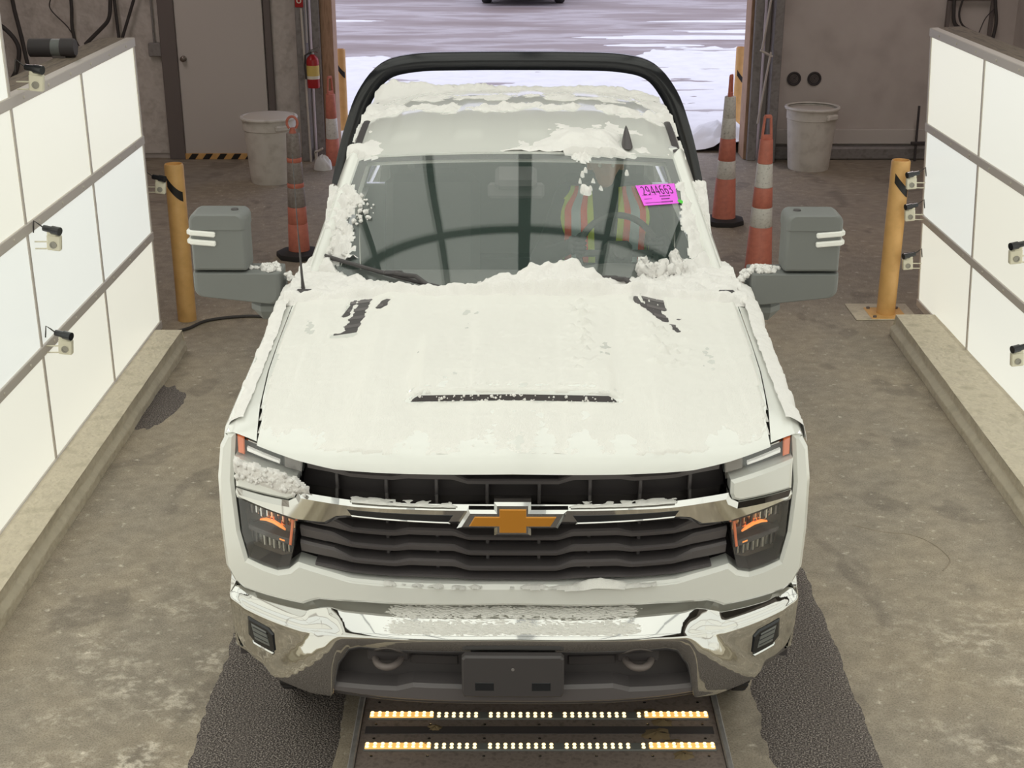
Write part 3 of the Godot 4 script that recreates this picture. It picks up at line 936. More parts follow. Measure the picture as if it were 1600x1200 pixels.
func truck_front() -> void:
	var t := truck
	# dark core behind the grille
	fpoly("radiator_support", [Vector2(-0.98, 0.45), Vector2(0.98, 0.45), Vector2(0.98, 1.34), Vector2(0.7, 1.36), Vector2(-0.7, 1.36), Vector2(-0.98, 1.34)], -0.16, 0.05, 0.0, M.matte_black, t, 0.1)
	# white fascia round the lamps and under the grille
	var L := [Vector2(0, 0.936), Vector2(-0.30, 0.934), Vector2(-0.57, 0.934), Vector2(-0.63, 0.945), Vector2(-0.763, 0.962), Vector2(-0.782, 0.944), Vector2(-0.80, 0.925), Vector2(-0.845, 0.906), Vector2(-0.90, 0.907), Vector2(-0.965, 0.915), Vector2(-0.99, 1.02), Vector2(-0.997, 1.15), Vector2(-1.0, 1.215), Vector2(-0.985, 1.335), Vector2(-0.976, 1.408),
		Vector2(-1.012, 1.402), Vector2(-1.046, 1.34), Vector2(-1.068, 1.207), Vector2(-1.072, 1.007), Vector2(-1.064, 0.85), Vector2(-1.03, 0.80), Vector2(-0.99, 0.784), Vector2(-0.754, 0.795), Vector2(-0.72, 0.815), Vector2(-0.69, 0.828), Vector2(-0.525, 0.842), Vector2(0, 0.854)]
	fpoly("front_fascia", both_halves(L), 0.006, 0.09, 0.014, M.paint, t, 0.05)
	# a soft shelf below the grille
	var sh := MB.new()
	sh.grid(func(u, v):
		var x: float = lerpf(-0.70, 0.70, u)
		var yy: float = lerpf(0.937, 0.925, v) + 0.015 * smoothstep(0.55, 0.70, absf(x))
		return V(x, yy, Fs(x) + lerpf(0.13, -0.002, v)), 40, 3, Vector3.UP)
	obj("grille_shelf", sh, M.paint, t)
	for sg in [1.0, -1.0]:
		var mr := func(p: Array) -> Array: return p if sg > 0 else mirrored(p)
		# body-coloured blade between the two lamps
		fpoly("lamp_blade", mr.call([Vector2(-0.984, 1.322), Vector2(-0.748, 1.297), Vector2(-0.749, 1.245), Vector2(-0.758, 1.224), Vector2(-0.785, 1.212), Vector2(-0.987, 1.205)]), 0.022, 0.09, 0.012, M.paint, t)
		# slim daytime lamp
		var d := part("daytime_lamp", t)
		fpoly("housing", mr.call([Vector2(-0.974, 1.402), Vector2(-0.977, 1.325), Vector2(-0.729, 1.305), Vector2(-0.719, 1.370), Vector2(-0.80, 1.378), Vector2(-0.888, 1.390)]), -0.045, 0.03, 0.0, M.lamp_grey, d)
		fpoly("amber_reflector", mr.call([Vector2(-0.973, 1.400), Vector2(-0.974, 1.330), Vector2(-0.948, 1.329), Vector2(-0.945, 1.397)]), -0.012, 0.02, 0.004, M.amber, d)
		fpoly("light_bar", mr.call([Vector2(-0.935, 1.363), Vector2(-0.81, 1.343), Vector2(-0.81, 1.333), Vector2(-0.935, 1.350)]), -0.006, 0.02, 0.003, M.white_bar, d)
		fpoly("reflector_strip", mr.call([Vector2(-0.94, 1.387), Vector2(-0.82, 1.371), Vector2(-0.82, 1.366), Vector2(-0.94, 1.380)]), -0.028, 0.01, 0.002, M.chrome, d)
		fpoly("lens", mr.call([Vector2(-0.976, 1.404), Vector2(-0.979, 1.325), Vector2(-0.729, 1.303), Vector2(-0.719, 1.372), Vector2(-0.80, 1.380), Vector2(-0.888, 1.392)]), 0.004, 0.0, 0.0, M.lens, d)
		fpoly("inner_panel", mr.call([Vector2(-0.792, 1.372), Vector2(-0.725, 1.365), Vector2(-0.733, 1.312), Vector2(-0.795, 1.318)]), -0.02, 0.02, 0.004, M.steel, d)
		# main headlamp
		var h := part("headlamp", t)
		var rim := [Vector2(-0.985, 1.168), Vector2(-0.758, 1.142), Vector2(-0.773, 1.03), Vector2(-0.795, 0.945), Vector2(-0.842, 0.922), Vector2(-0.955, 0.928), Vector2(-0.979, 1.02)]
		fpoly("housing", mr.call(rim), -0.095, 0.02, 0.0, M.lamp_inner, h)
		var wall := MB.new()
		var wp: Array = mr.call(rim)
		for i in wp.size():
			var a: Vector2 = wp[i]
			var b: Vector2 = wp[(i + 1) % wp.size()]
			wall.fq(fmap(a, 0.0), fmap(b, 0.0), fmap(b, -0.1), fmap(a, -0.1), V(-sg * 0.87 - a.x, 1.04 - a.y, 0))
		obj("bezel", wall, M.black_plastic, h)
		# upper row of upright reflector facets, amber bulb under them, lower row
		for k in 9:
			var x0 := -0.955 + k * 0.0215
			var yt := 1.135 - (x0 + 0.955) * 0.10
			fpoly("reflector", mr.call([Vector2(x0, yt), Vector2(x0 + 0.017, yt), Vector2(x0 + 0.017, yt - 0.045), Vector2(x0, yt - 0.045)]), -0.035 - 0.012 * (k % 2), 0.03, 0.006, M.chrome if k < 4 else M.amber_chrome, h)
		for k in 8:
			var x0 := -0.945 + k * 0.019
			var yb := 0.995 - (x0 + 0.945) * 0.06
			fpoly("reflector", mr.call([Vector2(x0, yb + 0.028), Vector2(x0 + 0.016, yb + 0.028), Vector2(x0 + 0.016, yb - 0.022), Vector2(x0, yb - 0.022)]), -0.04 - 0.01 * (k % 2), 0.03, 0.005, M.dull_chrome, h)
		var bl := MB.new()
		bl.grid(func(u, v): return fmap(Vector2(-sg * (0.862 + 0.085 * (u - 0.5) * 2.0 * 0.9), 1.068 + 0.028 * sin(PI * u) - 0.018 * (1.0 - v) + (u - 0.5) * -0.012), -0.03 - 0.03 * (1.0 - v)), 16, 3, Vector3(0, 0.5, 1))
		obj("reflector_bowl", bl, M.amber_chrome, h)
		fpoly("amber_light", mr.call([Vector2(-0.91, 1.076), Vector2(-0.885, 1.087), Vector2(-0.855, 1.088), Vector2(-0.825, 1.076), Vector2(-0.81, 1.062), Vector2(-0.83, 1.068), Vector2(-0.858, 1.078), Vector2(-0.885, 1.080)]), -0.03, 0.015, 0.002, M.amber_glow, h)
		fpoly("amber_light", mr.call([Vector2(-0.835, 1.026), Vector2(-0.815, 1.024), Vector2(-0.815, 1.018), Vector2(-0.835, 1.020)]), -0.028, 0.01, 0.002, M.amber_glow, h)
		fpoly("shelf", mr.call([Vector2(-0.96, 1.042), Vector2(-0.78, 1.03), Vector2(-0.785, 1.005), Vector2(-0.96, 1.024)]), -0.03, 0.05, 0.004, M.black_plastic, h)
		fpoly("side_reflector", mr.call([Vector2(-0.779, 1.125), Vector2(-0.768, 1.125), Vector2(-0.785, 1.02), Vector2(-0.795, 1.02)]), -0.008, 0.01, 0.002, M.amber, h)
		fpoly("lens", mr.call(rim), 0.002, 0.0, 0.0, M.lens, h)
	# grille
	var g := part("grille", t)
	fpoly("backing", [Vector2(-0.74, 0.93), Vector2(0.74, 0.93), Vector2(0.75, 1.2), Vector2(0.72, 1.365), Vector2(-0.72, 1.365), Vector2(-0.75, 1.2)], -0.12, 0.02, 0.0, M.matte_black, g, 0.06)
	for q in [[1.318, 0.026, 0.71], [1.352, 0.014, 0.70], [1.105, 0.026, 0.745], [1.046, 0.026, 0.75], [0.986, 0.026, 0.752], [0.945, 0.012, 0.70]]:
		var mb := MB.new()
		var rings := []
		for i in 121:
			var x: float = lerpf(-q[2], q[2], i / 120.0)
			var ax := absf(x)
			var w := lut([[0.0, 0.0], [0.155, 0.0], [0.205, 0.02], [0.36, 0.02], [0.41, 0.008], [0.56, 0.008], [0.63, 0.028], [0.75, 0.034]], ax)
			var hh: float = q[1] * lut([[0.0, 0.8], [0.155, 0.8], [0.205, 1.15], [0.36, 1.15], [0.41, 0.9], [0.56, 0.9], [0.63, 1.7], [0.75, 1.8]], ax)
			var y: float = q[0] + w * (1.0 if q[1] > 0.02 else 0.3)
			var s := Fs(x)
			rings.append([V(x, y + hh * 0.35, s + 0.10), V(x, y + hh * 0.5, s + 0.028), V(x, y + hh * 0.32, s + 0.018), V(x, y - hh * 0.5, s + 0.032), V(x, y - hh * 0.5, s + 0.10)])
		for i in 120:
			for k in 4:
				var mid: Vector3 = rings[i][k]
				mb.fq(rings[i][k], rings[i + 1][k], rings[i + 1][k + 1], rings[i][k + 1], [Vector3.UP, Vector3(0, 1, 1), Vector3(0, -0.2, 1), Vector3.DOWN][k])
		obj("grille_bar", mb, M.grille_plastic, g)
	for x in [-0.615, -0.44, -0.265, -0.09, 0.09, 0.265, 0.44, 0.615]:
		obj("grille_slat", box_mb(V(x - 0.006, 0.935, Fs(x) + 0.085), V(x + 0.006, 1.36, Fs(x) + 0.115), 0.002), M.grille_plastic, g)
	# chrome cross bar with its two slots
	var cb := [Vector2(0, 1.256), Vector2(-0.191, 1.255), Vector2(-0.36, 1.254), Vector2(-0.536, 1.25), Vector2(-0.65, 1.253), Vector2(-0.742, 1.254), Vector2(-0.752, 1.228), Vector2(-0.78, 1.21), Vector2(-0.88, 1.206), Vector2(-0.985, 1.203), Vector2(-0.99, 1.185), Vector2(-0.985, 1.166), Vector2(-0.87, 1.152), Vector2(-0.752, 1.138), Vector2(-0.645, 1.146), Vector2(-0.60, 1.176), Vector2(-0.57, 1.182), Vector2(-0.36, 1.183), Vector2(0, 1.182)]
	var bar := fpoly("chrome_bar", both_halves(cb), 0.034, 0.09, 0.016, M.chrome, t, 0.03)
	for sg in [1.0, -1.0]:
		var sl := [Vector2(-0.566, 1.221), Vector2(-0.202, 1.222), Vector2(-0.218, 1.197), Vector2(-0.553, 1.203)]
		fpoly("slot", sl if sg > 0 else mirrored(sl), 0.0355, 0.004, 0.001, M.gloss_black, bar, 0.03)
		var sl2 := [Vector2(-0.553, 1.203), Vector2(-0.218, 1.197), Vector2(-0.212, 1.190), Vector2(-0.55, 1.196)]
		fpoly("slot_lip", sl2 if sg > 0 else mirrored(sl2), 0.041, 0.008, 0.003, M.chrome, bar, 0.03)
	# bow-tie emblem: chrome border, gold face
	var em := part("emblem", t)
	var o := [Vector2(-0.190, 1.182), Vector2(-0.149, 1.252), Vector2(-0.063, 1.252), Vector2(-0.063, 1.281), Vector2(0.061, 1.281), Vector2(0.061, 1.252), Vector2(0.186, 1.252), Vector2(0.151, 1.182), Vector2(0.061, 1.182), Vector2(0.061, 1.156), Vector2(-0.063, 1.156), Vector2(-0.063, 1.182)]
	fpoly("border", o, 0.062, 0.06, 0.010, M.chrome, em, 0.03)
	var gi := [Vector2(-0.147, 1.196), Vector2(-0.128, 1.231), Vector2(-0.045, 1.231), Vector2(-0.045, 1.259), Vector2(0.045, 1.259), Vector2(0.045, 1.231), Vector2(0.146, 1.231), Vector2(0.126, 1.196), Vector2(0.045, 1.196), Vector2(0.045, 1.172), Vector2(-0.045, 1.172), Vector2(-0.045, 1.196)]
	fpoly("gold_face", gi, 0.066, 0.005, 0.002, M.gold, em, 0.03)

func Fb(x: float) -> float:
	return 0.02 + 0.30 * pow(absf(x) / 1.05, 3.2)

func bumper_point(ax: float, sgn: float, row: int) -> Vector3:
	# ax: 0..1.06 across the front, beyond it round the corner and back along the side
	var x := minf(ax, 1.062)
	var s := Fb(x)
	var wrap := maxf(0.0, ax - 1.04)
	if wrap > 0.0:
		x = 1.04 + 0.028 * (1.0 - exp(-wrap / 0.03)) - 0.02 * wrap
		s = Fb(1.04) + wrap
	var yt := lut([[0.0, 0.832], [0.52, 0.825], [0.66, 0.818], [0.70, 0.806], [0.745, 0.778], [0.98, 0.762], [1.03, 0.79], [1.075, 0.842], [1.5, 0.85]], ax)
	var yc := lut([[0.0, 0.742], [0.5, 0.735], [0.62, 0.724], [0.70, 0.700], [0.76, 0.690], [1.0, 0.70], [1.06, 0.735], [1.5, 0.76]], ax)
	var yb := lut([[0.0, 0.652], [0.545, 0.648], [0.585, 0.635], [0.625, 0.575], [0.645, 0.49], [0.66, 0.432], [0.74, 0.424], [0.87, 0.438], [0.98, 0.462], [1.05, 0.495], [1.10, 0.51], [1.5, 0.53]], ax)
	var y: float
	var ds: float
	if row == 0:
		y = yt; ds = 0.13
	elif row == 1:
		y = yt - 0.002; ds = 0.115
	elif row == 2:
		y = lerpf(yt, yc, 0.5) + 0.006; ds = 0.05
	elif row == 3:
		y = yc + 0.010; ds = 0.012
	elif row == 4:
		y = yc + 0.002; ds = 0.003
	elif row == 5:
		y = yc - 0.008; ds = 0.0
	elif row <= 13:
		var v := (row - 5) / 8.0
		y = lerpf(yc - 0.008, yb + 0.006, v); ds = 0.008 * v + 0.03 * v * v
	elif row == 14:
		y = yb; ds = 0.05
	else:
		y = yb + 0.006; ds = 0.12
	# the corner pods sit back from the middle: a slanting facet runs down from the shoulder
	var d := (ax - 0.665) * 0.70 + (y - 0.712) * 0.72
	if row >= 3 and row < 15:
		ds += 0.034 * smoothstep(-0.03, 0.02, d) * (1.0 if ax < 1.0 else 1.0 - smoothstep(1.0, 1.08, ax))
	if wrap > 0.03:
		return V(sgn * (x - ds * 0.6), y, s + ds * 0.3)
	return V(sgn * x, y, s + ds)

func truck_bumper() -> void:
	var t := truck
	var xs := []
	for k in 25: xs.append(0.022 * k)
	for k in 50: xs.append(0.535 + 0.0072 * k)
	for k in 22: xs.append(0.90 + 0.0095 * k)
	for k in 12: xs.append(1.115 + 0.035 * k)
	var cols := []
	for i in range(xs.size() - 1, 0, -1): cols.append([xs[i], -1.0])
	for x in xs: cols.append([x, 1.0])
	var P := []
	for q in cols:
		var row := PackedVector3Array()
		for r in 16: row.append(bumper_point(q[0], q[1], r))
		P.append(row)
	var mb := MB.new()
	mb.points_grid(P, Vector3.BACK, true, V(0, 0.62, 0.95))
	var bp := obj("front_bumper", mb, M.chrome, t)
	# black lower air dam with openings
	var dam := part("air_dam", t)
	fpoly("dam_panel", [Vector2(-0.66, 0.43), Vector2(0.66, 0.43), Vector2(0.645, 0.56), Vector2(0.58, 0.665), Vector2(-0.58, 0.665), Vector2(-0.645, 0.56)], -0.085, 0.02, 0.0, M.black_plastic, dam, 0.06)
	fpoly("lower_lip", [Vector2(-0.70, 0.452), Vector2(0.70, 0.452), Vector2(0.65, 0.492), Vector2(0.42, 0.505), Vector2(0.36, 0.525), Vector2(-0.36, 0.525), Vector2(-0.42, 0.505), Vector2(-0.65, 0.492)], 0.0, 0.10, 0.012, M.grille_plastic, dam, 0.06)
	fpoly("corner_skirt", [Vector2(-0.94, 0.445), Vector2(-0.72, 0.425), Vector2(0.72, 0.425), Vector2(0.94, 0.445), Vector2(0.90, 0.49), Vector2(0.7, 0.46), Vector2(-0.7, 0.46), Vector2(-0.90, 0.49)], -0.03, 0.10, 0.008, M.black_plastic, dam, 0.06)
	for sg in [-1.0, 1.0]:
		for q in [[0.20, 0.37, 0.565, 0.60], [0.20, 0.37, 0.615, 0.64]]:
			var sl := [Vector2(sg * q[0], q[2]), Vector2(sg * q[1], q[2]), Vector2(sg * q[1], q[3]), Vector2(sg * q[0], q[3])]
			fpoly("air_slot", sl, -0.078, 0.012, 0.002, M.matte_black, dam)
		# tow hook
		var hk := MB.new()
		var hp := []
		for k in 13:
			var a := PI * k / 12.0
			hp.append(V(sg * 0.45 + 0.048 * cos(a), 0.600, 0.14 - 0.075 * sin(a)))
		hk.tube(hp, 0.013, 8)
		var ho := obj("tow_hook", hk, M.dark_steel, t)
		obj("hook_recess", box_mb(V(sg * 0.45 - 0.075, 0.59, 0.12), V(sg * 0.45 + 0.075, 0.65, 0.20), 0.006), M.matte_black, ho)
		# square fog lamp in its black pocket
		var fg := part("fog_lamp", t)
		var fb := func(p: Vector2, off: float) -> Vector3: return V(p.x, p.y, Fb(p.x) + 0.030 + (0.70 - p.y) * 0.14 - off)
		var pocket := [Vector2(sg * 0.985, 0.668), Vector2(sg * 0.90, 0.656), Vector2(sg * 0.878, 0.636), Vector2(sg * 0.876, 0.565), Vector2(sg * 0.89, 0.548), Vector2(sg * 0.965, 0.560), Vector2(sg * 0.99, 0.585)]
		var mb2 := MB.new()
		mb2.poly(pocket, fb, 0.010, 0.04, 0.006, 0, 0.02)
		obj("bezel", mb2, M.gloss_black, fg)
		var lensp := [Vector2(sg * 0.972, 0.650), Vector2(sg * 0.908, 0.640), Vector2(sg * 0.898, 0.575), Vector2(sg * 0.962, 0.580)]
		mb2 = MB.new()
		mb2.poly(lensp, fb, 0.0125, 0.006, 0.003, 0, 0.02)
		obj("fog_glass", mb2, M.mirror_grey, fg)
		for yy in [0.592, 0.613, 0.633]:
			mb2 = MB.new()
			mb2.poly([Vector2(sg * 0.965, yy + 0.006), Vector2(sg * 0.905, yy), Vector2(sg * 0.905, yy - 0.004), Vector2(sg * 0.965, yy + 0.002)], fb, 0.0145, 0.003, 0.001, 0, 0.02)
			obj("fog_rib", mb2, M.gloss_black, fg)
		mb2 = MB.new()
		mb2.poly([Vector2(sg * 0.975, 0.563), Vector2(sg * 0.885, 0.549), Vector2(sg * 0.89, 0.536), Vector2(sg * 0.975, 0.55)], fb, 0.012, 0.03, 0.005, 0, 0.02)
		obj("chrome_sill", mb2, M.chrome, fg)
	# empty plate bracket
	var pb := part("plate_bracket", t)
	fpoly("plate", [Vector2(-0.172, 0.515), Vector2(0.172, 0.515), Vector2(0.18, 0.53), Vector2(0.18, 0.672), Vector2(0.168, 0.684), Vector2(-0.168, 0.684), Vector2(-0.18, 0.672), Vector2(-0.18, 0.53)], 0.058, 0.03, 0.007, M.black_plastic, pb)
	for x in [-0.10, 0.10]:
		fpoly("clip_recess", [Vector2(x - 0.033, 0.545), Vector2(x + 0.033, 0.545), Vector2(x + 0.033, 0.578), Vector2(x - 0.033, 0.578)], 0.0592, 0.004, 0.001, M.gloss_black, pb)
	var nb := MB.new()
	nb.lathe([Vector2(0, 0), Vector2(0.006, 0), Vector2(0.005, 0.003), Vector2(0, 0.003)], 10, Transform3D(Basis(Vector3.RIGHT, PI / 2), V(0, 0.632, 0.002)))
	obj("stud", nb, M.steel, pb)
	fpoly("bracket_arm", [Vector2(-0.15, 0.50), Vector2(0.15, 0.50), Vector2(0.15, 0.66), Vector2(-0.15, 0.66)], 0.03, 0.12, 0.0, M.black_plastic, pb)

func truck_hood() -> void:
	var t := truck
	# hood: rows run back from the lip
	var P := []
	var Q := []
	for i in 97:
		var u := i / 48.0 - 1.0
		var row := PackedVector3Array()
		var low := PackedVector3Array()
		for j in 71:
			var v := j / 70.0
			var k := pow(v, 1.7)
			var xw := 0.889
			var x0 := u * xw
			var s := lerpf(Fs(x0) - 0.015, 1.50, k)
			var x := u * (lerpf(0.889, seam_x(s) - 0.003, smoothstep(0.0, 0.25, k)))
			s = lerpf(Fs(x) - 0.015, 1.50, k)
			var y := hood_y(x, s)
			row.append(V(x, y, s))
			low.append(V(x, y - 0.003 - 0.02 * smoothstep(0.0, 0.12, v), s + 0.012))
		P.append(row); Q.append(low)
	var mb := MB.new()
	mb.slab(P, Q, Vector3.UP)
	obj("hood", mb, M.paint, t)
	# dark intake under the scoop's leading edge
	var si := MB.new()
	si.grid(func(u, v):
		var x: float = lerpf(-0.372, 0.372, u)
		return V(x, hood_y(x, 0.462) + 0.001 + 0.019 * v * (1.0 - smoothstep(0.93, 1.0, absf(u * 2.0 - 1.0))), 0.462 + 0.012 * v), 50, 3, Vector3.BACK)
	obj("scoop_intake", si, M.matte_black, t)
	# heat vents near the back of the hood
	for sg in [-1.0, 1.0]:
		var vm := MB.new()
		var hm := func(p: Vector2, off: float) -> Vector3: return V(p.x, hood_y(p.x, p.y) + off, p.y)
		var pl := [Vector2(0.50, 1.485), Vector2(0.50, 1.36), Vector2(0.56, 1.25), Vector2(0.63, 1.11), Vector2(0.73, 1.09), Vector2(0.735, 1.2), Vector2(0.68, 1.485)]
		var pp := []
		for p in pl: pp.append(Vector2(sg * p.x, p.y))
		vm.poly(pp, hm, 0.0008, 0.02, 0.0, 0, 0.03)
		var vo := obj("hood_vent", vm, M.black_plastic, t)
		for k in 4:
			var y0: float = 1.17 + 0.085 * k
			vm = MB.new()
			var xa: float = lerpf(0.60, 0.53, k / 3.0)
			vm.poly([Vector2(sg * xa, y0), Vector2(sg * 0.70, y0 - 0.02), Vector2(sg * 0.70, y0 + 0.01), Vector2(sg * xa, y0 + 0.03)], hm, 0.0026, 0.008, 0.001, 0, 0.03)
			obj("vent_louver", vm, M.grille_plastic, vo)
	# front fenders with wheel arches
	for sg in [-1.0, 1.0]:
		P = []
		for j in 61:
			var v := j / 60.0
			var row := PackedVector3Array()
			for i in 31:
				var w := i / 30.0
				var s := lerpf(Fs(0.89), 1.745, v)
				for it in 3:
					var sx := seam_x(s)
					var ys := fender_y(minf(s, 1.50)) + 0.0
					var arch := 0.42 + sqrt(maxf(0.0, 0.53 * 0.53 - (s - 0.97) * (s - 0.97))) if absf(s - 0.97) < 0.53 else 0.42
					var yb := maxf(0.55, arch)
					if s < 0.44: yb = lerpf(0.80, 0.84, clampf((s - 0.3) / 0.1, 0.0, 1.0))
					var pts := [Vector2(sx, ys), Vector2(0.985, ys - 0.006), Vector2(1.028, ys - 0.03), Vector2(1.054, ys - 0.08), Vector2(1.066, ys - 0.19), Vector2(1.068, lerpf(ys - 0.19, yb, 0.5)), Vector2(1.062, yb)]
					var q := w * 6.0
					var k := mini(int(q), 5)
					var p: Vector2 = pts[k].lerp(pts[k + 1], q - k)
					if w > 0.3: p.x -= 0.018 * smoothstep(0.10, 0.0, v)
					if it < 2:
						s = lerpf(Fs(p.x), 1.745, v)
					else:
						row.append(V(sg * p.x, p.y, s))
			P.append(row)
		mb = MB.new()
		mb.points_grid(P, Vector3.UP, true, V(sg * 0.6, 1.0, 0.95))
		obj("front_fender", mb, M.paint, t)
		# dark wheel well
		var wl := MB.new()
		wl.grid(func(u, v): return V(sg * lerpf(0.6, 1.055, v), 0.42 + 0.53 * sin(PI * u), 0.97 - 0.53 * cos(PI * u)), 24, 2, Vector3.DOWN, true, V(sg * 0.8, 3.0, 0.97))
		obj("wheel_well", wl, M.matte_black, t)
	for q in [Vector2(-1, 0.97), Vector2(1, 0.97), Vector2(-1, 5.02), Vector2(1, 5.02)]:
		wheel(q.x, q.y)

func wheel(sg: float, s: float) -> void:
	var wp := part("wheel", truck)
	wp.position = V(sg * 0.84, 0.418, s)
	var xf := Transform3D(Basis(Vector3.BACK, PI / 2), Vector3.ZERO)
	var w := MB.new()
	w.lathe([Vector2(0.23, -0.125), Vector2(0.27, -0.135), Vector2(0.36, -0.138), Vector2(0.40, -0.125), Vector2(0.412, -0.10), Vector2(0.418, -0.06), Vector2(0.418, 0.06), Vector2(0.412, 0.10), Vector2(0.40, 0.125), Vector2(0.36, 0.138), Vector2(0.27, 0.135), Vector2(0.23, 0.125)], 40, xf)
	for k in 40:
		var a := TAU * k / 40.0
		for row in [-0.09, -0.03, 0.03, 0.09]:
			w.cbox(Vector3(row, 0.418 * cos(a + row), 0.418 * sin(a + row)), Vector3(0.048, 0.014, 0.042), 0.003, Basis(Vector3.RIGHT, a + row))
	obj("tyre", w, M.rubber, wp)
	var r := MB.new()
	r.lathe([Vector2(0.0, 0.09), Vector2(0.06, 0.095), Vector2(0.08, 0.08), Vector2(0.20, 0.06), Vector2(0.225, 0.12), Vector2(0.235, 0.125), Vector2(0.235, -0.12)], 32, Transform3D(Basis(Vector3.BACK, -sg * PI / 2), Vector3.ZERO))
	obj("rim", r, M.dull_chrome, wp)

func truck_cab() -> void:
	var t := truck
	# windshield: laminated sheet with an outer and an inner face
	var P := []
	var Q := []
	for i in 49:
		var row := PackedVector3Array()
		var low := PackedVector3Array()
		for j in 25:
			var v := j / 24.0 * 1.02 - 0.02
			var x := (i / 24.0 - 1.0) * ws_edge(v)
			row.append(ws(x, v))
			low.append(ws(x, v) - ws_n(x, v) * 0.006)
		P.append(row); Q.append(low)
	var mb := MB.new()
	mb.points_grid(P, Vector3.UP); mb.points_grid(Q, Vector3.DOWN)
	obj("windshield", mb, M.glass, t)
	# black ceramic band round the glass, under its inner face
	mb = MB.new()
	mb.grid(func(u, v):
		var vv: float = lerpf(0.945, 1.02, v)
		var x: float = (u * 2.0 - 1.0) * ws_edge(vv)
		return ws(x, vv) - ws_n(x, vv) * 0.008, 40, 2, Vector3.UP)
	for sg in [-1.0, 1.0]:
		mb.grid(func(u, v):
			var x: float = sg * (ws_edge(v) - 0.045 * u - 0.004)
			return ws(x, v) - ws_n(x, v) * 0.008, 2, 24, Vector3.UP)
	obj("windshield_band", mb, M.matte_black, t)
	# mirror and camera housing behind the glass
	var cm := MB.new()
	cm.cbox(ws(0.0, 0.86) + Vector3(0, -0.055, -0.03), Vector3(0.2, 0.06, 0.14), 0.02, Basis(Vector3.RIGHT, deg_to_rad(28)))
	cm.cbox(ws(0.0, 0.74) + Vector3(0, -0.06, -0.10), Vector3(0.27, 0.075, 0.03), 0.012, Basis(Vector3.RIGHT, deg_to_rad(-12)))
	obj("interior_mirror", cm, M.matte_black, t)
	# cowl at the foot of the glass
	mb = MB.new()
	mb.grid(func(u, v):
		var x: float = lerpf(-0.95, 0.95, u)
		return V(x, lerpf(1.515, 1.497, v) - 0.012 * sin(PI * v), lerpf(1.49, ws_foot(x) + 0.02, v)), 40, 6, Vector3.UP)
	obj("cowl", mb, M.black_plastic, t)
	# pillars
	for sg in [-1.0, 1.0]:
		P = []
		Q = []
		for j in 25:
			var v := j / 24.0 * 1.03 - 0.03
			var e := ws_edge(v)
			var a := ws(sg * e, v)
			var o := V(sg * lerpf(0.978, 0.835, v), lerpf(1.46, 1.925, v), lerpf(1.86, 2.66, v))
			var row := PackedVector3Array()
			var low := PackedVector3Array()
			for i in 9:
				var u := i / 8.0
				var p := a.lerp(o, u) + Vector3(0, 0.03, 0.015) * sin(PI * u) + Vector3(0, 0.004 * (1.0 - u), 0)
				row.append(p); low.append(p + Vector3(-sg * 0.03, -0.035, -0.02))
			P.append(row); Q.append(low)
		mb = MB.new()
		mb.slab(P, Q, Vector3(sg * 0.3, 1, 0.5))
		obj("windshield_pillar", mb, M.paint, t)
		# cowl corner that joins pillar, fender and hood
		mb = MB.new()
		mb.grid(func(u, v):
			var s: float = lerpf(1.49, 1.90, v)
			var x: float = lerpf(0.90, 1.03, u)
			return V(sg * x, lerpf(1.532, 1.50, u * u) - 0.02 * v - 0.07 * pow(u, 3.0), s), 8, 10, Vector3.UP)
		obj("fender_corner", mb, M.paint, t)
	# roof with drip channels
	P = []
	Q = []
	for i in 65:
		var u := i / 32.0 - 1.0
		var row := PackedVector3Array()
		var low := PackedVector3Array()
		for j in 61:
			var v := j / 60.0
			var x := u * 0.845
			var s := lerpf(ws_head(x) - 0.005, 4.05, v)
			var y := roof_y(x, s)
			if absf(absf(x) - 0.795) < 0.014: y -= 0.010
			# pressed ribs
			y += 0.006 * smoothstep(0.1, 0.2, v) * smoothstep(0.0, 0.5, sin(x * 20.0)) * (1.0 if absf(x) < 0.7 else 0.0)
			y -= 0.05 * smoothstep(0.815, 0.85, absf(x))
			row.append(V(x, y, s)); low.append(V(x, y - 0.05, s))
		P.append(row); Q.append(low)
	mb = MB.new()
	mb.slab(P, Q, Vector3.UP)
	obj("roof", mb, M.paint, t)
	for sg in [-1.0, 1.0]:
		for q in [[2.62, 3.18], [3.55, 3.95]]:
			mb = MB.new()
			mb.grid(func(u, v):
				var s: float = lerpf(q[0], q[1], v)
				return V(sg * lerpf(0.778, 0.812, u), roof_y(0.795, s) + 0.004 + 0.004 * sin(PI * u), s), 4, 12, Vector3.UP)
			obj("roof_ditch_trim", mb, M.black_plastic, t)
	# shark-fin antenna on the roof
	mb = MB.new()
	mb.grid(func(u, v):
		var an: float = TAU * u
		var k: float = pow(1.0 - v, 0.7)
		return V(0.545 + 0.028 * k * sin(an), roof_y(0.545, 2.62) - 0.006 + 0.085 * v, 2.60 + 0.10 * v + 0.085 * k * cos(an) * (1.0 - 0.3 * v)), 20, 10, Vector3.UP, true, V(0.545, 1.99, 2.62))
	obj("shark_fin_antenna", mb, M.black_plastic, t)
	# whip antenna on the passenger-side fender
	mb = MB.new()
	mb.tube([V(-0.925, 1.52, 1.60), V(-0.928, 1.58, 1.602), V(-0.936, 1.80, 1.61), V(-0.945, 2.12, 1.63)], [0.011, 0.006, 0.0025, 0.0018], 8)
	obj("whip_antenna", mb, M.black_plastic, t)
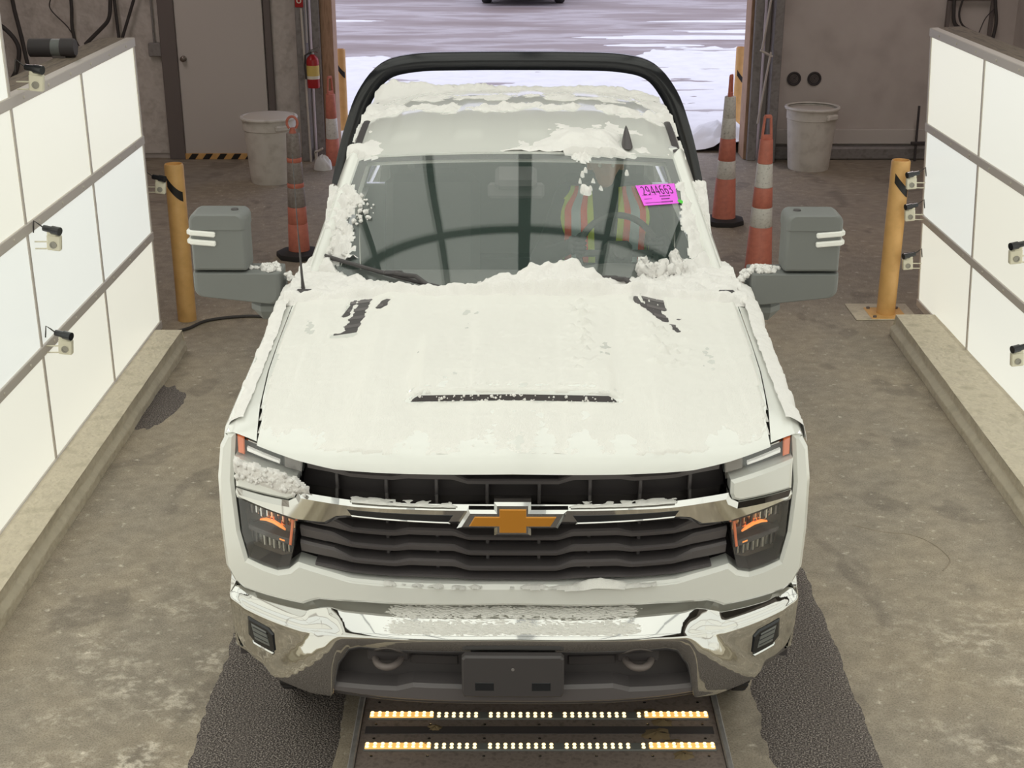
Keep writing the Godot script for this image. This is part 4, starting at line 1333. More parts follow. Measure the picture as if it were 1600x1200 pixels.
	# doors, side glass, posts
	for sg in [-1.0, 1.0]:
		var fd := side_poly("front_door", [Vector2(1.76, 0.52), Vector2(2.95, 0.52), Vector2(2.95, 1.44), Vector2(2.02, 1.44), Vector2(1.80, 1.43), Vector2(1.76, 1.3)], sg, 0.0, 0.09, 0.008, M.paint, t)
		var rd := side_poly("rear_door", [Vector2(2.965, 0.52), Vector2(3.93, 0.52), Vector2(3.99, 0.9), Vector2(3.99, 1.44), Vector2(2.965, 1.44)], sg, 0.0, 0.09, 0.008, M.paint, t)
		for q in [[fd, 2.78], [rd, 3.82]]:
			var hd := MB.new()
			hd.tube([V(sg * 1.05, 1.25, q[1] - 0.11), V(sg * 1.085, 1.255, q[1] - 0.09), V(sg * 1.085, 1.255, q[1] + 0.09), V(sg * 1.05, 1.25, q[1] + 0.11)], 0.016, 8)
			obj("door_handle", hd, M.chrome, q[0])
		side_poly("side_window", [Vector2(2.0, 1.445), Vector2(2.93, 1.445), Vector2(2.93, 1.885), Vector2(2.68, 1.885)], sg, -0.012, 0.0, 0.0, M.tint_glass, t)
		side_poly("side_window", [Vector2(2.99, 1.445), Vector2(3.86, 1.445), Vector2(3.74, 1.885), Vector2(2.99, 1.885)], sg, -0.012, 0.0, 0.0, M.tint_glass, t)
		side_poly("door_post", [Vector2(2.915, 1.43), Vector2(3.005, 1.43), Vector2(3.005, 1.90), Vector2(2.915, 1.90)], sg, 0.0, 0.05, 0.006, M.black_plastic, t)
		side_poly("rear_post", [Vector2(3.87, 1.43), Vector2(4.06, 1.43), Vector2(4.06, 1.93), Vector2(3.72, 1.93)], sg, 0.002, 0.06, 0.008, M.paint, t)
		side_poly("roof_rail", [Vector2(2.60, 1.875), Vector2(4.05, 1.875), Vector2(4.05, 1.945), Vector2(2.66, 1.945)], sg, 0.004, 0.05, 0.008, M.paint, t)
		side_poly("rocker", [Vector2(1.72, 0.46), Vector2(4.45, 0.46), Vector2(4.45, 0.535), Vector2(1.72, 0.535)], sg, -0.02, 0.1, 0.01, M.black_plastic, t)
	# back wall of the cab and its window
	obj("cab_back", box_mb(V(-0.97, 0.6, 4.0), V(0.97, 1.46, 4.06), 0.01), M.paint, t)
	mb = MB.new()
	mb.fq(V(-0.83, 1.46, 4.05), V(0.83, 1.46, 4.05), V(0.76, 1.93, 4.03), V(-0.76, 1.93, 4.03), Vector3.FORWARD)
	obj("rear_window", mb, M.tint_glass, t)
	# cabin
	obj("cab_floor", box_mb(V(-0.97, 0.55, 1.75), V(0.97, 0.62, 4.0)), M.interior_dark, t)
	obj("firewall", box_mb(V(-0.95, 0.55, 1.62), V(0.95, 1.44, 1.72)), M.matte_black, t)
	obj("headliner", box_mb(V(-0.72, 1.925, 2.72), V(0.72, 1.94, 3.98), 0.005), M.headliner, t)
	mb = MB.new()
	mb.grid(func(u, v):
		var x: float = lerpf(-0.95, 0.95, u)
		var pts := [Vector2(1.70, 1.44), Vector2(1.95, 1.455), Vector2(2.2, 1.45), Vector2(2.30, 1.41), Vector2(2.34, 1.30), Vector2(2.30, 1.05), Vector2(2.2, 0.85)]
		var q: float = v * 6.0
		var k: int = mini(int(q), 5)
		var p: Vector2 = pts[k].lerp(pts[k + 1], q - k)
		var hood: float = 0.035 * bell(x - 0.48, 0.2) * bell(p.x - 2.2, 0.12)
		return V(x, p.y + hood, p.x), 40, 24, Vector3.UP, true, V(0, 1.0, 1.9))
	obj("dashboard", mb, M.interior, t)
	for sx in [-0.46, 0.48]:
		var seat := part("front_seat", t)
		var sb := MB.new()
		sb.cbox(V(sx, 1.0, 2.88), Vector3(0.52, 0.16, 0.52), 0.05)
		obj("cushion", sb, M.interior, seat)
		sb = MB.new()
		sb.cbox(V(sx, 1.36, 3.20), Vector3(0.52, 0.66, 0.14), 0.05, Basis(Vector3.RIGHT, deg_to_rad(-16)))
		obj("backrest", sb, M.interior, seat)
		sb = MB.new()
		sb.cbox(V(sx, 1.76, 3.30), Vector3(0.27, 0.18, 0.10), 0.04, Basis(Vector3.RIGHT, deg_to_rad(-12)))
		obj("headrest", sb, M.interior, seat)
	var bs := MB.new()
	bs.cbox(V(0, 1.0, 3.55), Vector3(1.5, 0.15, 0.5), 0.05)
	bs.cbox(V(0, 1.36, 3.88), Vector3(1.5, 0.66, 0.13), 0.05, Basis(Vector3.RIGHT, deg_to_rad(-8)))
	obj("rear_bench", bs, M.interior, t)
	obj("console", box_mb(V(-0.14, 0.62, 2.35), V(0.14, 1.08, 3.1), 0.03), M.interior, t)
	# steering wheel
	var sw := part("steering_wheel", t)
	sw.position = V(0.50, 1.475, 2.40)
	sw.rotation.x = deg_to_rad(-24)
	mb = MB.new()
	var rp := []
	for k in 41: rp.append(Vector3(0.19 * cos(TAU * k / 40.0), 0.19 * sin(TAU * k / 40.0), 0))
	mb.tube(rp, 0.016, 10, false)
	obj("wheel_rim", mb, M.interior_dark, sw)
	mb = MB.new()
	mb.cbox(Vector3(0, 0, 0.02), Vector3(0.14, 0.12, 0.05), 0.025)
	mb.cbox(Vector3(0.12, 0, 0.01), Vector3(0.13, 0.035, 0.02), 0.008)
	mb.cbox(Vector3(-0.12, 0, 0.01), Vector3(0.13, 0.035, 0.02), 0.008)
	mb.cbox(Vector3(0, -0.11, 0.01), Vector3(0.05, 0.14, 0.02), 0.008)
	mb.tube([Vector3(0, 0, 0.03), Vector3(0, -0.02, 0.25)], 0.04, 10)
	obj("hub", mb, M.interior_dark, sw)
	# wipers
	for q in [[-0.895, 0.125, -0.19, -0.01, -0.33], [0.10, 0.075, 0.72, 0.02, 0.55]]:
		var wi := part("wiper", t)
		mb = MB.new()
		var bp := []
		for k in 15:
			var u := k / 14.0
			var x: float = lerpf(q[0], q[2], u)
			var v: float = lerpf(q[1], q[3], u)
			bp.append(ws(x, v) + ws_n(x, v) * (0.014 + 0.006 * sin(PI * u)))
		mb.tube(bp, 0.0105, 6)
		obj("blade", mb, M.black_plastic, wi)
		mb = MB.new()
		var c0: Vector3 = bp[7]
		var xr: float = q[4]
		mb.tube([c0 + Vector3(0, 0.008, 0), c0.lerp(V(xr, 1.53, 1.6), 0.5) + Vector3(0, 0.03, 0), V(xr, 1.525, 1.575)], 0.011, 6)
		mb.cbox(c0 + Vector3(0, 0.012, 0), Vector3(0.09, 0.02, 0.03), 0.008)
		obj("arm", mb, M.black_plastic, wi)
	# trim at the outer ends of the cowl
	for sg in [-1.0, 1.0]:
		mb = MB.new()
		mb.cbox(V(sg * 0.915, 1.535, 1.56), Vector3(0.07, 0.02, 0.03), 0.006)
		obj("hood_hinge_cover", mb, M.black_plastic, t)

func truck_mirrors() -> void:
	for sg in [-1.0, 1.0]:
		var m := part("side_mirror", truck)
		var face := func(y0: float, y1: float, x0: float, x1: float, rt: float, rb: float) -> Array:
			var o := []
			for c in [[x1 - rt, y1 - rt, 0.0, rt], [x0 + rt, y1 - rt, 1.0, rt], [x0 + rb, y0 + rb, 2.0, rb], [x1 - rb, y0 + rb, 3.0, rb]]:
				for k in 6:
					var a: float = PI / 2.0 * (c[2] + k / 5.0)
					o.append(Vector2(c[0] + c[3] * cos(a), c[1] + c[3] * sin(a) + 0.11 * minf(0.0, c[0] - 1.40) * (1.0 if c[2] > 1.5 and y0 < 1.5 else 0.0)))
			return o
		# housing: stacked outlines from the back to the rounded front
		var shell := func(pl: Array, depth: Array, shrink: Array, cx: float, cy: float) -> MB:
			var mb := MB.new()
			var P := []
			for i in pl.size() + 1:
				var p: Vector2 = pl[i % pl.size()]
				var row := PackedVector3Array()
				for k in depth.size():
					var sh: float = shrink[k]
					row.append(V(sg * (cx + (p.x - cx) * sh), cy + (p.y - cy) * sh, depth[k]))
				P.append(row)
			mb.points_grid(P, Vector3.BACK, true, V(sg * cx, cy, 1.78))
			for i in pl.size():
				mb.ft(V(sg * cx, cy, depth[-1]), P[i][-1], P[i + 1][-1], Vector3.BACK)
				mb.ft(V(sg * cx, cy, depth[0]), P[i][0], P[i + 1][0], Vector3.FORWARD)
			return mb
		obj("upper_shell", shell.call(face.call(1.583, 1.835, 1.185, 1.428, 0.04, 0.008), [1.86, 1.84, 1.80, 1.74, 1.715, 1.707, 1.704], [0.98, 1.0, 1.0, 0.995, 0.975, 0.94, 0.88], 1.30, 1.71), M.mirror_grey, m)
		obj("top_cap", shell.call(face.call(1.768, 1.842, 1.182, 1.432, 0.034, 0.006), [1.865, 1.845, 1.80, 1.74, 1.712, 1.702, 1.698], [0.98, 1.0, 1.0, 0.995, 0.975, 0.93, 0.86], 1.30, 1.80), M.mirror_grey, m)
		obj("lower_shell", shell.call(face.call(1.462, 1.578, 1.04, 1.434, 0.008, 0.045), [1.86, 1.84, 1.80, 1.74, 1.715, 1.707, 1.704], [0.98, 1.0, 1.0, 0.995, 0.975, 0.94, 0.88], 1.24, 1.51), M.mirror_grey, m)
		var ar := MB.new()
		ar.cbox(V(sg * 1.10, 1.50, 1.80), Vector3(0.14, 0.09, 0.08), 0.02)
		obj("arm", ar, M.mirror_grey, m)
		ar = MB.new()
		ar.grid(func(u, v):
			var an: float = PI * u
			return V(sg * (1.02 + 0.18 * sin(an * 0.5 + 0.2) * (1.0 - 0.25 * v)), 1.46 - 0.16 * v - 0.0 * u, 1.95 - 0.24 * u), 12, 8, Vector3(sg, 0, 1))
		obj("base", box_mb(V(sg * 1.0, 1.335, 1.74), V(sg * 1.195, 1.46, 1.9), 0.05), M.mirror_grey, m)
		for y in [1.757, 1.716]:
			var lb := MB.new()
			lb.cbox(V(sg * 1.372, y, 1.706), Vector3(0.115, 0.024, 0.03), 0.005, Basis(Vector3.BACK, -sg * deg_to_rad(-5)))
			lb.cbox(V(sg * 1.43, y - 0.004 + 0.01, 1.745), Vector3(0.02, 0.024, 0.09), 0.005)
			obj("marker_lens", lb, M.marker_white, m)
		var gl := MB.new()
		gl.cbox(V(sg * 1.305, 1.70, 1.866), Vector3(0.20, 0.19, 0.006), 0.002)
		obj("mirror_glass", gl, M.chrome, m)
		gl = MB.new()
		gl.lathe([Vector2(0.0, 0.012), Vector2(0.015, 0.01), Vector2(0.02, 0.0)], 12, Transform3D(Basis.IDENTITY, V(sg * 1.24, 1.838, 1.79)))
		obj("pivot_cap", gl, M.black_plastic, m)

func truck_rear() -> void:
	var t := truck
	# cargo bed
	for sg in [-1.0, 1.0]:
		var pl := [Vector2(4.12, 0.62), Vector2(4.5, 0.62), Vector2(4.52, 0.75), Vector2(4.6, 0.86), Vector2(4.8, 0.95), Vector2(5.02, 0.98), Vector2(5.24, 0.95), Vector2(5.44, 0.86), Vector2(5.52, 0.75), Vector2(5.54, 0.62), Vector2(6.2, 0.66), Vector2(6.22, 1.40), Vector2(4.12, 1.40)]
		side_poly("bed_side", pl, sg, 0.01, 0.1, 0.012, M.paint, t)
		obj("bed_rail_cap", box_mb(V(sg * 0.93, 1.395, 4.12), V(sg * 1.045, 1.425, 6.22), 0.01), M.black_plastic, t)
	obj("bed_floor", box_mb(V(-0.95, 0.84, 4.1), V(0.95, 0.9, 6.2)), M.matte_black, t)
	obj("bed_front", box_mb(V(-0.98, 0.84, 4.1), V(0.98, 1.40, 4.15), 0.01), M.paint, t)
	obj("tailgate", box_mb(V(-0.98, 0.8, 6.16), V(0.98, 1.42, 6.22), 0.015), M.paint, t)
	obj("rear_bumper", box_mb(V(-1.0, 0.5, 6.2), V(1.0, 0.72, 6.4), 0.04), M.chrome, t)
	obj("chassis", box_mb(V(-0.5, 0.36, 0.7), V(0.5, 0.52, 6.1), 0.03), M.matte_black, t)
	# black hoop over the front of the bed
	var hoop := MB.new()
	var key := [Vector2(-1.10, 1.40), Vector2(-1.055, 1.58), Vector2(-1.0, 1.76), Vector2(-0.925, 1.94), Vector2(-0.80, 2.085), Vector2(-0.62, 2.135), Vector2(-0.35, 2.146), Vector2(0, 2.148)]
	for i in range(6, -1, -1): key.append(Vector2(-key[i].x, key[i].y))
	var pts := []
	for i in key.size() - 1:
		for k in 5: pts.append(key[i].cubic_interpolate(key[i + 1], key[maxi(i - 1, 0)], key[mini(i + 2, key.size() - 1)], k / 5.0))
	pts.append(key[-1])
	# rounded box section swept along it
	var rings := []
	for i in pts.size():
		var a: Vector2 = pts[maxi(i - 1, 0)]
		var b: Vector2 = pts[mini(i + 1, pts.size() - 1)]
		var d := (b - a).normalized()
		var nn := Vector2(-d.y, d.x)
		var ring := PackedVector3Array()
		for k in 17:
			var an := TAU * k / 16.0
			var cx := signf(cos(an)) * pow(absf(cos(an)), 0.5)
			var sy := signf(sin(an)) * pow(absf(sin(an)), 0.5)
			var p: Vector2 = pts[i] + nn * cx * 0.052
			ring.append(V(p.x, p.y, 4.30 + 0.085 * sy))
		rings.append(ring)
	var mid := V(0, 1.75, 4.30)
	# normals from the section itself
	for i in rings.size() - 1:
		for k in 16:
			var ca: Vector3 = (rings[i][0] + rings[i][8]) / 2.0
			var cb: Vector3 = (rings[i + 1][0] + rings[i + 1][8]) / 2.0
			var n0: Vector3 = (rings[i][k] - ca).normalized()
			var n1: Vector3 = (rings[i][k + 1] - ca).normalized()
			var n2: Vector3 = (rings[i + 1][k + 1] - cb).normalized()
			var n3: Vector3 = (rings[i + 1][k] - cb).normalized()
			hoop.t3(rings[i][k], rings[i][k + 1], rings[i + 1][k + 1], n0, n1, n2)
			hoop.t3(rings[i][k], rings[i + 1][k + 1], rings[i + 1][k], n0, n2, n3)
	obj("roll_hoop", hoop, M.gloss_black, t)

# ---------------------------------------------------------------- snow on the truck
func snow_sheet(called: String, label: String, m: Material, x0: float, x1: float, s0: float, s1: float, cell: float, surf: Callable, thick: Callable) -> void:
	var nx := ceili((x1 - x0) / cell)
	var ns := ceili((s1 - s0) / cell)
	var P := []
	var T := []
	for i in nx + 1:
		var x := lerpf(x0, x1, float(i) / nx)
		var row := PackedVector3Array()
		var tr := PackedFloat32Array()
		for j in ns + 1:
			var s := lerpf(s0, s1, float(j) / ns)
			var t: float = maxf(thick.call(x, s), -0.012)
			tr.append(t)
			row.append(surf.call(x, s, t))
		P.append(row); T.append(tr)
	var mb := MB.new()
	var N := []
	for i in nx + 1:
		var row := PackedVector3Array()
		for j in ns + 1:
			var g: Vector3 = (P[mini(i + 1, nx)][j] - P[maxi(i - 1, 0)][j]).cross(P[i][mini(j + 1, ns)] - P[i][maxi(j - 1, 0)]).normalized()
			var up: Vector3 = surf.call(lerpf(x0, x1, float(i) / nx), lerpf(s0, s1, float(j) / ns), T[i][j] + 0.01) - P[i][j]
			row.append(g if g.dot(up) > 0.0 else -g)
		N.append(row)
	for i in nx:
		for j in ns:
			if maxf(maxf(T[i][j], T[i + 1][j]), maxf(T[i][j + 1], T[i + 1][j + 1])) < -0.001: continue
			mb.t3(P[i][j], P[i + 1][j], P[i + 1][j + 1], N[i][j], N[i + 1][j], N[i + 1][j + 1])
			mb.t3(P[i][j], P[i + 1][j + 1], P[i][j + 1], N[i][j], N[i + 1][j + 1], N[i][j + 1])
	if mb.v.is_empty(): return
	var o := obj(called, mb, m)
	o.transform = truck.transform
	tag(o, label, "snow", "", "stuff")

func seg_d(p: Vector2, a: Vector2, b: Vector2) -> float:
	return p.distance_to(Geometry2D.get_closest_point_to_segment(p, a, b))

func snow() -> void:
	var up := func(x: float, s: float, t: float) -> Vector3: return V(x, top_y(x, s) + t, s)
	# hood: thin crust drawn out in streaks, bare over the scoop slot and parts of the vents
	var cuts := [[-0.705, 1.28, -0.69, 1.45, 0.010], [-0.632, 1.50, -0.664, 1.10, 0.019], [-0.725, 1.085, -0.655, 1.085, 0.014], [-0.557, 1.34, -0.545, 1.40, 0.016],
		[0.508, 1.50, 0.512, 1.38, 0.011], [0.543, 1.50, 0.562, 1.33, 0.010], [0.578, 1.50, 0.60, 1.26, 0.013], [0.615, 1.49, 0.622, 1.33, 0.009], [0.512, 1.39, 0.618, 1.225, 0.014], [0.645, 1.18, 0.66, 1.13, 0.007]]
	snow_sheet("hood_snow", "thin snow crust spread over the truck hood", M.frost, -0.945, 0.945, 0.10, 1.50, 0.0115, up, func(x: float, s: float) -> float:
		if s < Fs(x) + 0.03 or absf(x) > seam_x(s) - 0.012: return -0.01
		var t := 0.0035 + 0.004 * nz(x, s, 2.6, 91) + 0.0045 * nz(x * 3.2, s * 0.7, 3.0, 92) + 0.0022 * nz(x, s, 26.0, 93)
		t += 0.006 * bell(absf(x) - 0.52, 0.10) + 0.004 * smoothstep(1.2, 1.5, s) - 0.004 * smoothstep(0.32, 0.12, s - Fs(x) * 0.5)
		# small clods on the right
		t += 0.012 * maxf(0.0, nz(x, s, 14.0, 94) - 0.15) * (bell(x - 0.27, 0.06) * smoothstep(0.55, 0.7, s) + bell(x - 0.60, 0.09) * smoothstep(0.7, 0.8, s) * smoothstep(1.25, 1.1, s)) * 5.0
		# drift in front of the slot
		t += 0.010 * bell(s - 0.43, 0.03) * smoothstep(0.42, 0.33, absf(x)) * (0.7 + 0.8 * nz(x, s, 9.0, 95))
		var slot := bell(s - 0.470 - 0.010 * nz(x, 1.0, 12.0, 96), 0.012 + 0.006 * nz(x, s, 40.0, 99)) * smoothstep(0.40, 0.365, absf(x))
		t -= 0.03 * slot
		t -= 0.012 * bell(s - 0.535, 0.008) * smoothstep(0.40, 0.37, absf(x)) * smoothstep(0.1, 0.35, nz(x * 4.0, 2.0, 5.0, 97))
		for q in cuts:
			if absf(x - q[0]) < 0.2 and s > 1.0:
				t -= 0.035 * bell(seg_d(Vector2(x, s), Vector2(q[0], q[1]), Vector2(q[2], q[3])), q[4] * (1.0 + 0.5 * nz(x, s, 30.0, 98)))
		return t)
	# fenders
	for sg in [-1.0, 1.0]:
		snow_sheet("fender_snow", "snow crust along the %s front fender" % ("left" if sg < 0 else "right"), M.snow, 0.957, 1.052, 0.38, 1.72, 0.009, func(x: float, s: float, t: float) -> Vector3:
			var ys := fender_y(minf(s, 1.5))
			var y := ys - lut([[0.952, 0.0], [0.985, 0.006], [1.028, 0.03], [1.054, 0.08]], x)
			return V(sg * (x + t * 0.6), y + t, s), func(x: float, s: float) -> float:
			var e := 1.035 + 0.03 * nz(s, sg * 3.0, 6.0, 101) + (0.012 if sg > 0 else 0.0)
			return 0.014 * smoothstep(e, e - 0.03, x) + 0.007 * nz(x, s, 16.0, 102) - 0.006 - 0.012 * smoothstep(e - 0.005, e + 0.005, x) + 0.012 * smoothstep(1.1, 1.5, s) + (0.006 if sg > 0 else 0.0))
	# cowl and windshield
	snow_sheet("cowl_snow", "thick snow ridge at the foot of the windshield", M.snow, -0.99, 0.99, 1.44, 2.02, 0.0095, up, func(x: float, s: float) -> float:
		var f := ws_foot(x)
		var n := nz(x, s, 9.0, 111)
		var n2 := nz(x, s, 34.0, 112)
		var v := (s - f) / (ws_head(x) - f)
		# how far the drift climbs the glass
		var climb := lut([[-1.0, 0.10], [-0.86, 0.10], [-0.80, 0.02], [-0.6, -0.04], [-0.35, -0.06], [-0.24, -0.03], [-0.16, 0.06], [0.0, 0.10], [0.14, 0.145], [0.26, 0.14], [0.38, 0.06], [0.48, 0.03], [0.6, 0.06], [0.8, 0.11], [0.9, 0.18], [1.0, 0.2]], x) + 0.02 * n
		var t := 0.038 + 0.022 * n + 0.006 * n2 + 0.03 * bell(x - 0.2, 0.25)
		t *= smoothstep(1.45, 1.49, s + 0.015 * n)
		t -= 0.09 * smoothstep(climb - 0.03, climb + 0.03, v)
		t += 0.0
		for q in [[0.61, 0.03, 0.05, 0.03], [0.74, 0.03, 0.06, 0.035]]:
			var d: float = Vector2(x - q[0], (v - q[1]) * 0.85).length() / (q[2] * (1.0 + 0.35 * nz(x, s, 18.0, 113)))
			if d < 1.0: t = maxf(t, q[3] * sqrt(1.0 - d * d) * (0.85 + 0.25 * n2))
		# wiped track of the left wiper and bare spots
		t -= 0.05 * bell(seg_d(Vector2(x, s), Vector2(-0.92, 1.62 + 0.30), Vector2(-0.2, 1.63)), 0.016)
		t -= 0.06 * bell(seg_d(Vector2(x, s), Vector2(0.45, 1.63), Vector2(0.53, 1.60)), 0.012)
		t -= 0.06 * bell(seg_d(Vector2(x, s), Vector2(0.62, 1.55), Vector2(0.68, 1.53)), 0.010)
		t -= 0.05 * bell(Vector2(x + 0.9, s - 1.53).length(), 0.025)
		t -= 0.03 * smoothstep(0.05, 0.3, n2) * bell(x - 0.68, 0.14) * bell(v - 0.02, 0.09)
		return t)
	snow_sheet("pillar_snow", "snow clumps stuck along the left edge of the windshield", M.snow, -0.90, -0.62, 1.95, 2.45, 0.0075, up, func(x: float, s: float) -> float:
		var v := (s - ws_foot(x)) / (ws_head(x) - ws_foot(x))
		var inner := -0.755 + 0.06 * nz(v, 3.0, 4.0, 121) - 0.03 * bell(v - 0.42, 0.1)
		var n := nz(x, s, 15.0, 122)
		var t := (0.028 + 0.05 * n) * smoothstep(inner + 0.02, inner - 0.03, x) * smoothstep(0.06, 0.16, v) * smoothstep(0.76, 0.62, v)
		return t - 0.008 + 0.006 * nz(x, s, 50.0, 123))
	snow_sheet("pillar_snow", "snow strip stuck along the right edge of the windshield", M.snow, 0.66, 0.92, 1.9, 2.62, 0.0075, up, func(x: float, s: float) -> float:
		var v := (s - ws_foot(x)) / (ws_head(x) - ws_foot(x))
		var inner := ws_edge(v) - 0.050 + 0.02 * nz(v, 9.0, 5.0, 124) + 0.02 * smoothstep(0.45, 0.6, v)
		var t := (0.018 + 0.02 * nz(x, s, 16.0, 125)) * smoothstep(inner - 0.015, inner + 0.02, x) * smoothstep(0.05, 0.12, v) * smoothstep(0.80, 0.70, v)
		return t - 0.006 + 0.005 * nz(x, s, 50.0, 126))
	snow_sheet("glass_snow", "small snow crumbs scattered on the upper windshield", M.snow, 0.15, 0.62, 2.0, 2.45, 0.005, up, func(x: float, s: float) -> float:
		var t := -0.012
		for q in [[0.318, 2.20, 0.017, 0.022], [0.338, 2.195, 0.014, 0.018], [0.30, 2.255, 0.007, 0.01], [0.315, 2.30, 0.009, 0.012], [0.33, 2.33, 0.008, 0.01], [0.365, 2.27, 0.006, 0.008], [0.35, 2.22, 0.006, 0.008], [0.53, 2.36, 0.008, 0.01], [0.40, 2.23, 0.006, 0.008]]:
			var d: float = Vector2(x - q[0], s - q[1]).length() / (q[2] * (1.0 + 0.4 * nz(x, s, 60.0, 131)))
			if d < 1.0: t = maxf(t, q[3] * sqrt(1.0 - d * d))
		return maxf(t, -0.012 + (0.022 + 0.02 * nz(x, s, 40.0, 132)) * bell(x - 0.315, 0.05) * bell(s - 2.42, 0.05)))
	# roof
	snow_sheet("roof_snow", "patchy snow drifts on the cab roof", M.snow, -0.835, 0.835, 2.42, 4.08, 0.0125, up, func(x: float, s: float) -> float:
		if s < ws_head(x) - 0.012: return -0.012
		var n := nz(x, s, 5.0, 141)
		var n2 := nz(x, s, 18.0, 142)
		var t := -0.006 + 0.008 * n + 0.004 * n2
		var fs := s - ws_head(x)
		# drift at the front right
		t += (0.055 + 0.03 * n) * bell(x - 0.36, 0.17) * bell(fs - 0.12, 0.20)
		t += 0.03 * bell(x - 0.05, 0.10) * bell(fs - 0.02, 0.05) * (0.6 + n)
		# bands across the middle and the back
		t += 0.035 * bell(s - 3.25 - 0.05 * sin(x * 7.0), 0.09) * (0.45 + 1.1 * n + 0.2 * n2)
		t += 0.022 * bell(s - 3.58 - 0.05 * n, 0.07) * (0.5 + n)
		t += (0.045 + 0.015 * n2) * bell(s - 4.02, 0.06) * (1.0 - 0.5 * bell(x - 0.1, 0.3))
		t += 0.07 * bell(x + 0.74, 0.06) * bell(s - 4.0, 0.10) + 0.05 * bell(x + 0.58, 0.10) * bell(s - 3.97, 0.05)
		# edges
		t += 0.045 * bell(absf(x) - 0.81, 0.05) * (0.35 + 0.9 * nz(s, x, 3.0, 143)) + 0.035 * bell(x + 0.77, 0.08) * bell(s - 2.62, 0.12)
		t += 0.02 * smoothstep(3.1, 3.9, s) * maxf(0.0, nz(x * 0.4, s, 7.0, 144) + 0.1)
		for q in [[-0.795, 2.62, 3.18], [0.795, 2.5, 3.18]]:
			t -= 0.05 * bell(x - q[0], 0.022) * smoothstep(q[1], q[1] + 0.05, s) * smoothstep(q[2], q[2] - 0.05, s)
		t -= 0.03 * bell(x - 0.545, 0.035) * bell(s - 2.62, 0.08)
		return t)
	# frost on the bumper ledge, the chrome bar, the shelf under the grille
	snow_sheet("bumper_snow", "powder snow on the chrome bumper ledge", M.frost, -0.56, 0.60, 0.0, 1.0, 0.008, func(x: float, v: float, t: float) -> Vector3:
		var a := bumper_point(absf(x), signf(x), 1)
		var b := bumper_point(absf(x), signf(x), 4)
		return a.lerp(b, v) + Vector3(0, 0.8, 0.4) * t + Vector3(0, 0.006 * sin(PI * v), 0), func(x: float, v: float) -> float:
		return 0.0055 + 0.003 * nz(x * 6.0, v, 4.0, 161) + 0.006 * nz(x * 30.0, v * 5.0, 4.0, 162) - 0.012 * smoothstep(0.82, 1.0, v) - 0.007 * smoothstep(0.30, 0.08, v) - 0.02 * smoothstep(0.40, 0.56, absf(x)))
	snow_sheet("grille_snow", "powder snow on top of the chrome grille bar", M.frost, -0.60, 0.62, -0.03, 0.05, 0.006, func(x: float, d: float, t: float) -> Vector3: return V(x, 1.252 + t * 0.9, Fs(x) + d - 0.004 + 0.0 * t), func(x: float, d: float) -> float:
		var ax := absf(x)
		var w := smoothstep(0.17, 0.22, ax) * smoothstep(0.60, 0.50, ax)
		return (0.0065 + 0.006 * nz(x, d, 22.0, 171)) * w * smoothstep(-0.035, -0.02, d) * smoothstep(0.035, 0.0, d) - 0.004)
	snow_sheet("shelf_snow", "small snow drift on the white shelf under the grille", M.frost, -0.45, 0.50, -0.03, 0.06, 0.007, func(x: float, d: float, t: float) -> Vector3: return V(x, 0.932 + t, Fs(x) + d), func(x: float, d: float) -> float:
		return 0.026 * bell(x - 0.30, 0.07) * bell(d - 0.0, 0.03) + (0.008 + 0.01 * nz(x, d, 12.0, 172)) * smoothstep(0.0, 0.08, absf(x + 0.05)) * bell(d, 0.03) - 0.007)
	# drift over the blade between the left lamps
	snow_sheet("lamp_snow", "crumbly snow piled between the left headlamps", M.snow, -0.985, -0.70, 1.215, 1.33, 0.006, func(x: float, y: float, t: float) -> Vector3: return V(x, y + t * 0.5, Fs(x) - 0.022 - t), func(x: float, y: float) -> float:
		var low := lut([[-0.985, 1.262], [-0.93, 1.248], [-0.86, 1.244], [-0.80, 1.238], [-0.75, 1.240], [-0.70, 1.262]], x) + 0.012 * nz(x, 1.0, 14.0, 181)
		var top := lut([[-0.985, 1.318], [-0.9, 1.326], [-0.8, 1.312], [-0.74, 1.305], [-0.70, 1.275]], x) + 0.012 * nz(x, 4.0, 20.0, 182)
		return 0.022 * smoothstep(low - 0.004, low + 0.012, y) * smoothstep(top + 0.006, top - 0.012, y) + 0.008 * nz(x, y, 40.0, 183) - 0.008)
	# loose clods: standing chunks at the right corner of the glass, crumbs along the left edge and on the drifts
	var rng := RandomNumberGenerator.new()
	rng.seed = 77
	var big := []
	for q in [[0.575, 0.075, 0.034], [0.572, 0.125, 0.026], [0.60, 0.06, 0.03], [0.56, 0.10, 0.024], [0.645, 0.065, 0.03], [0.665, 0.085, 0.026], [0.635, 0.045, 0.028], [0.70, 0.055, 0.026], [0.728, 0.10, 0.027], [0.722, 0.145, 0.022], [0.735, 0.07, 0.026], [0.76, 0.06, 0.022]]:
		big.append([ws(q[0], q[1]) + ws_n(q[0], q[1]) * q[2] * 0.45 + Vector3(0, 0.012, 0), q[2], q[2] * rng.randf_range(1.0, 1.35)])
	clods("snow_chunks", "upright snow chunks at the lower right corner of the windshield", big)
	var crumbs := []
	for k in 150:
		var v := rng.randf_range(0.14, 0.66)
		var x := -ws_edge(v) + 0.01 + pow(rng.randf(), 1.5) * 0.13 * (0.7 + 0.6 * sin(v * 14.0 + 1.0))
		var r := 0.003 + 0.012 * pow(rng.randf(), 2.0)
		crumbs.append([ws(x, v) + ws_n(x, v) * r * 0.5, r, r * rng.randf_range(0.7, 1.2)])
	clods("snow_crumbs", "snow crumbs clustered on the left side of the windshield", crumbs)
	var flecks := []
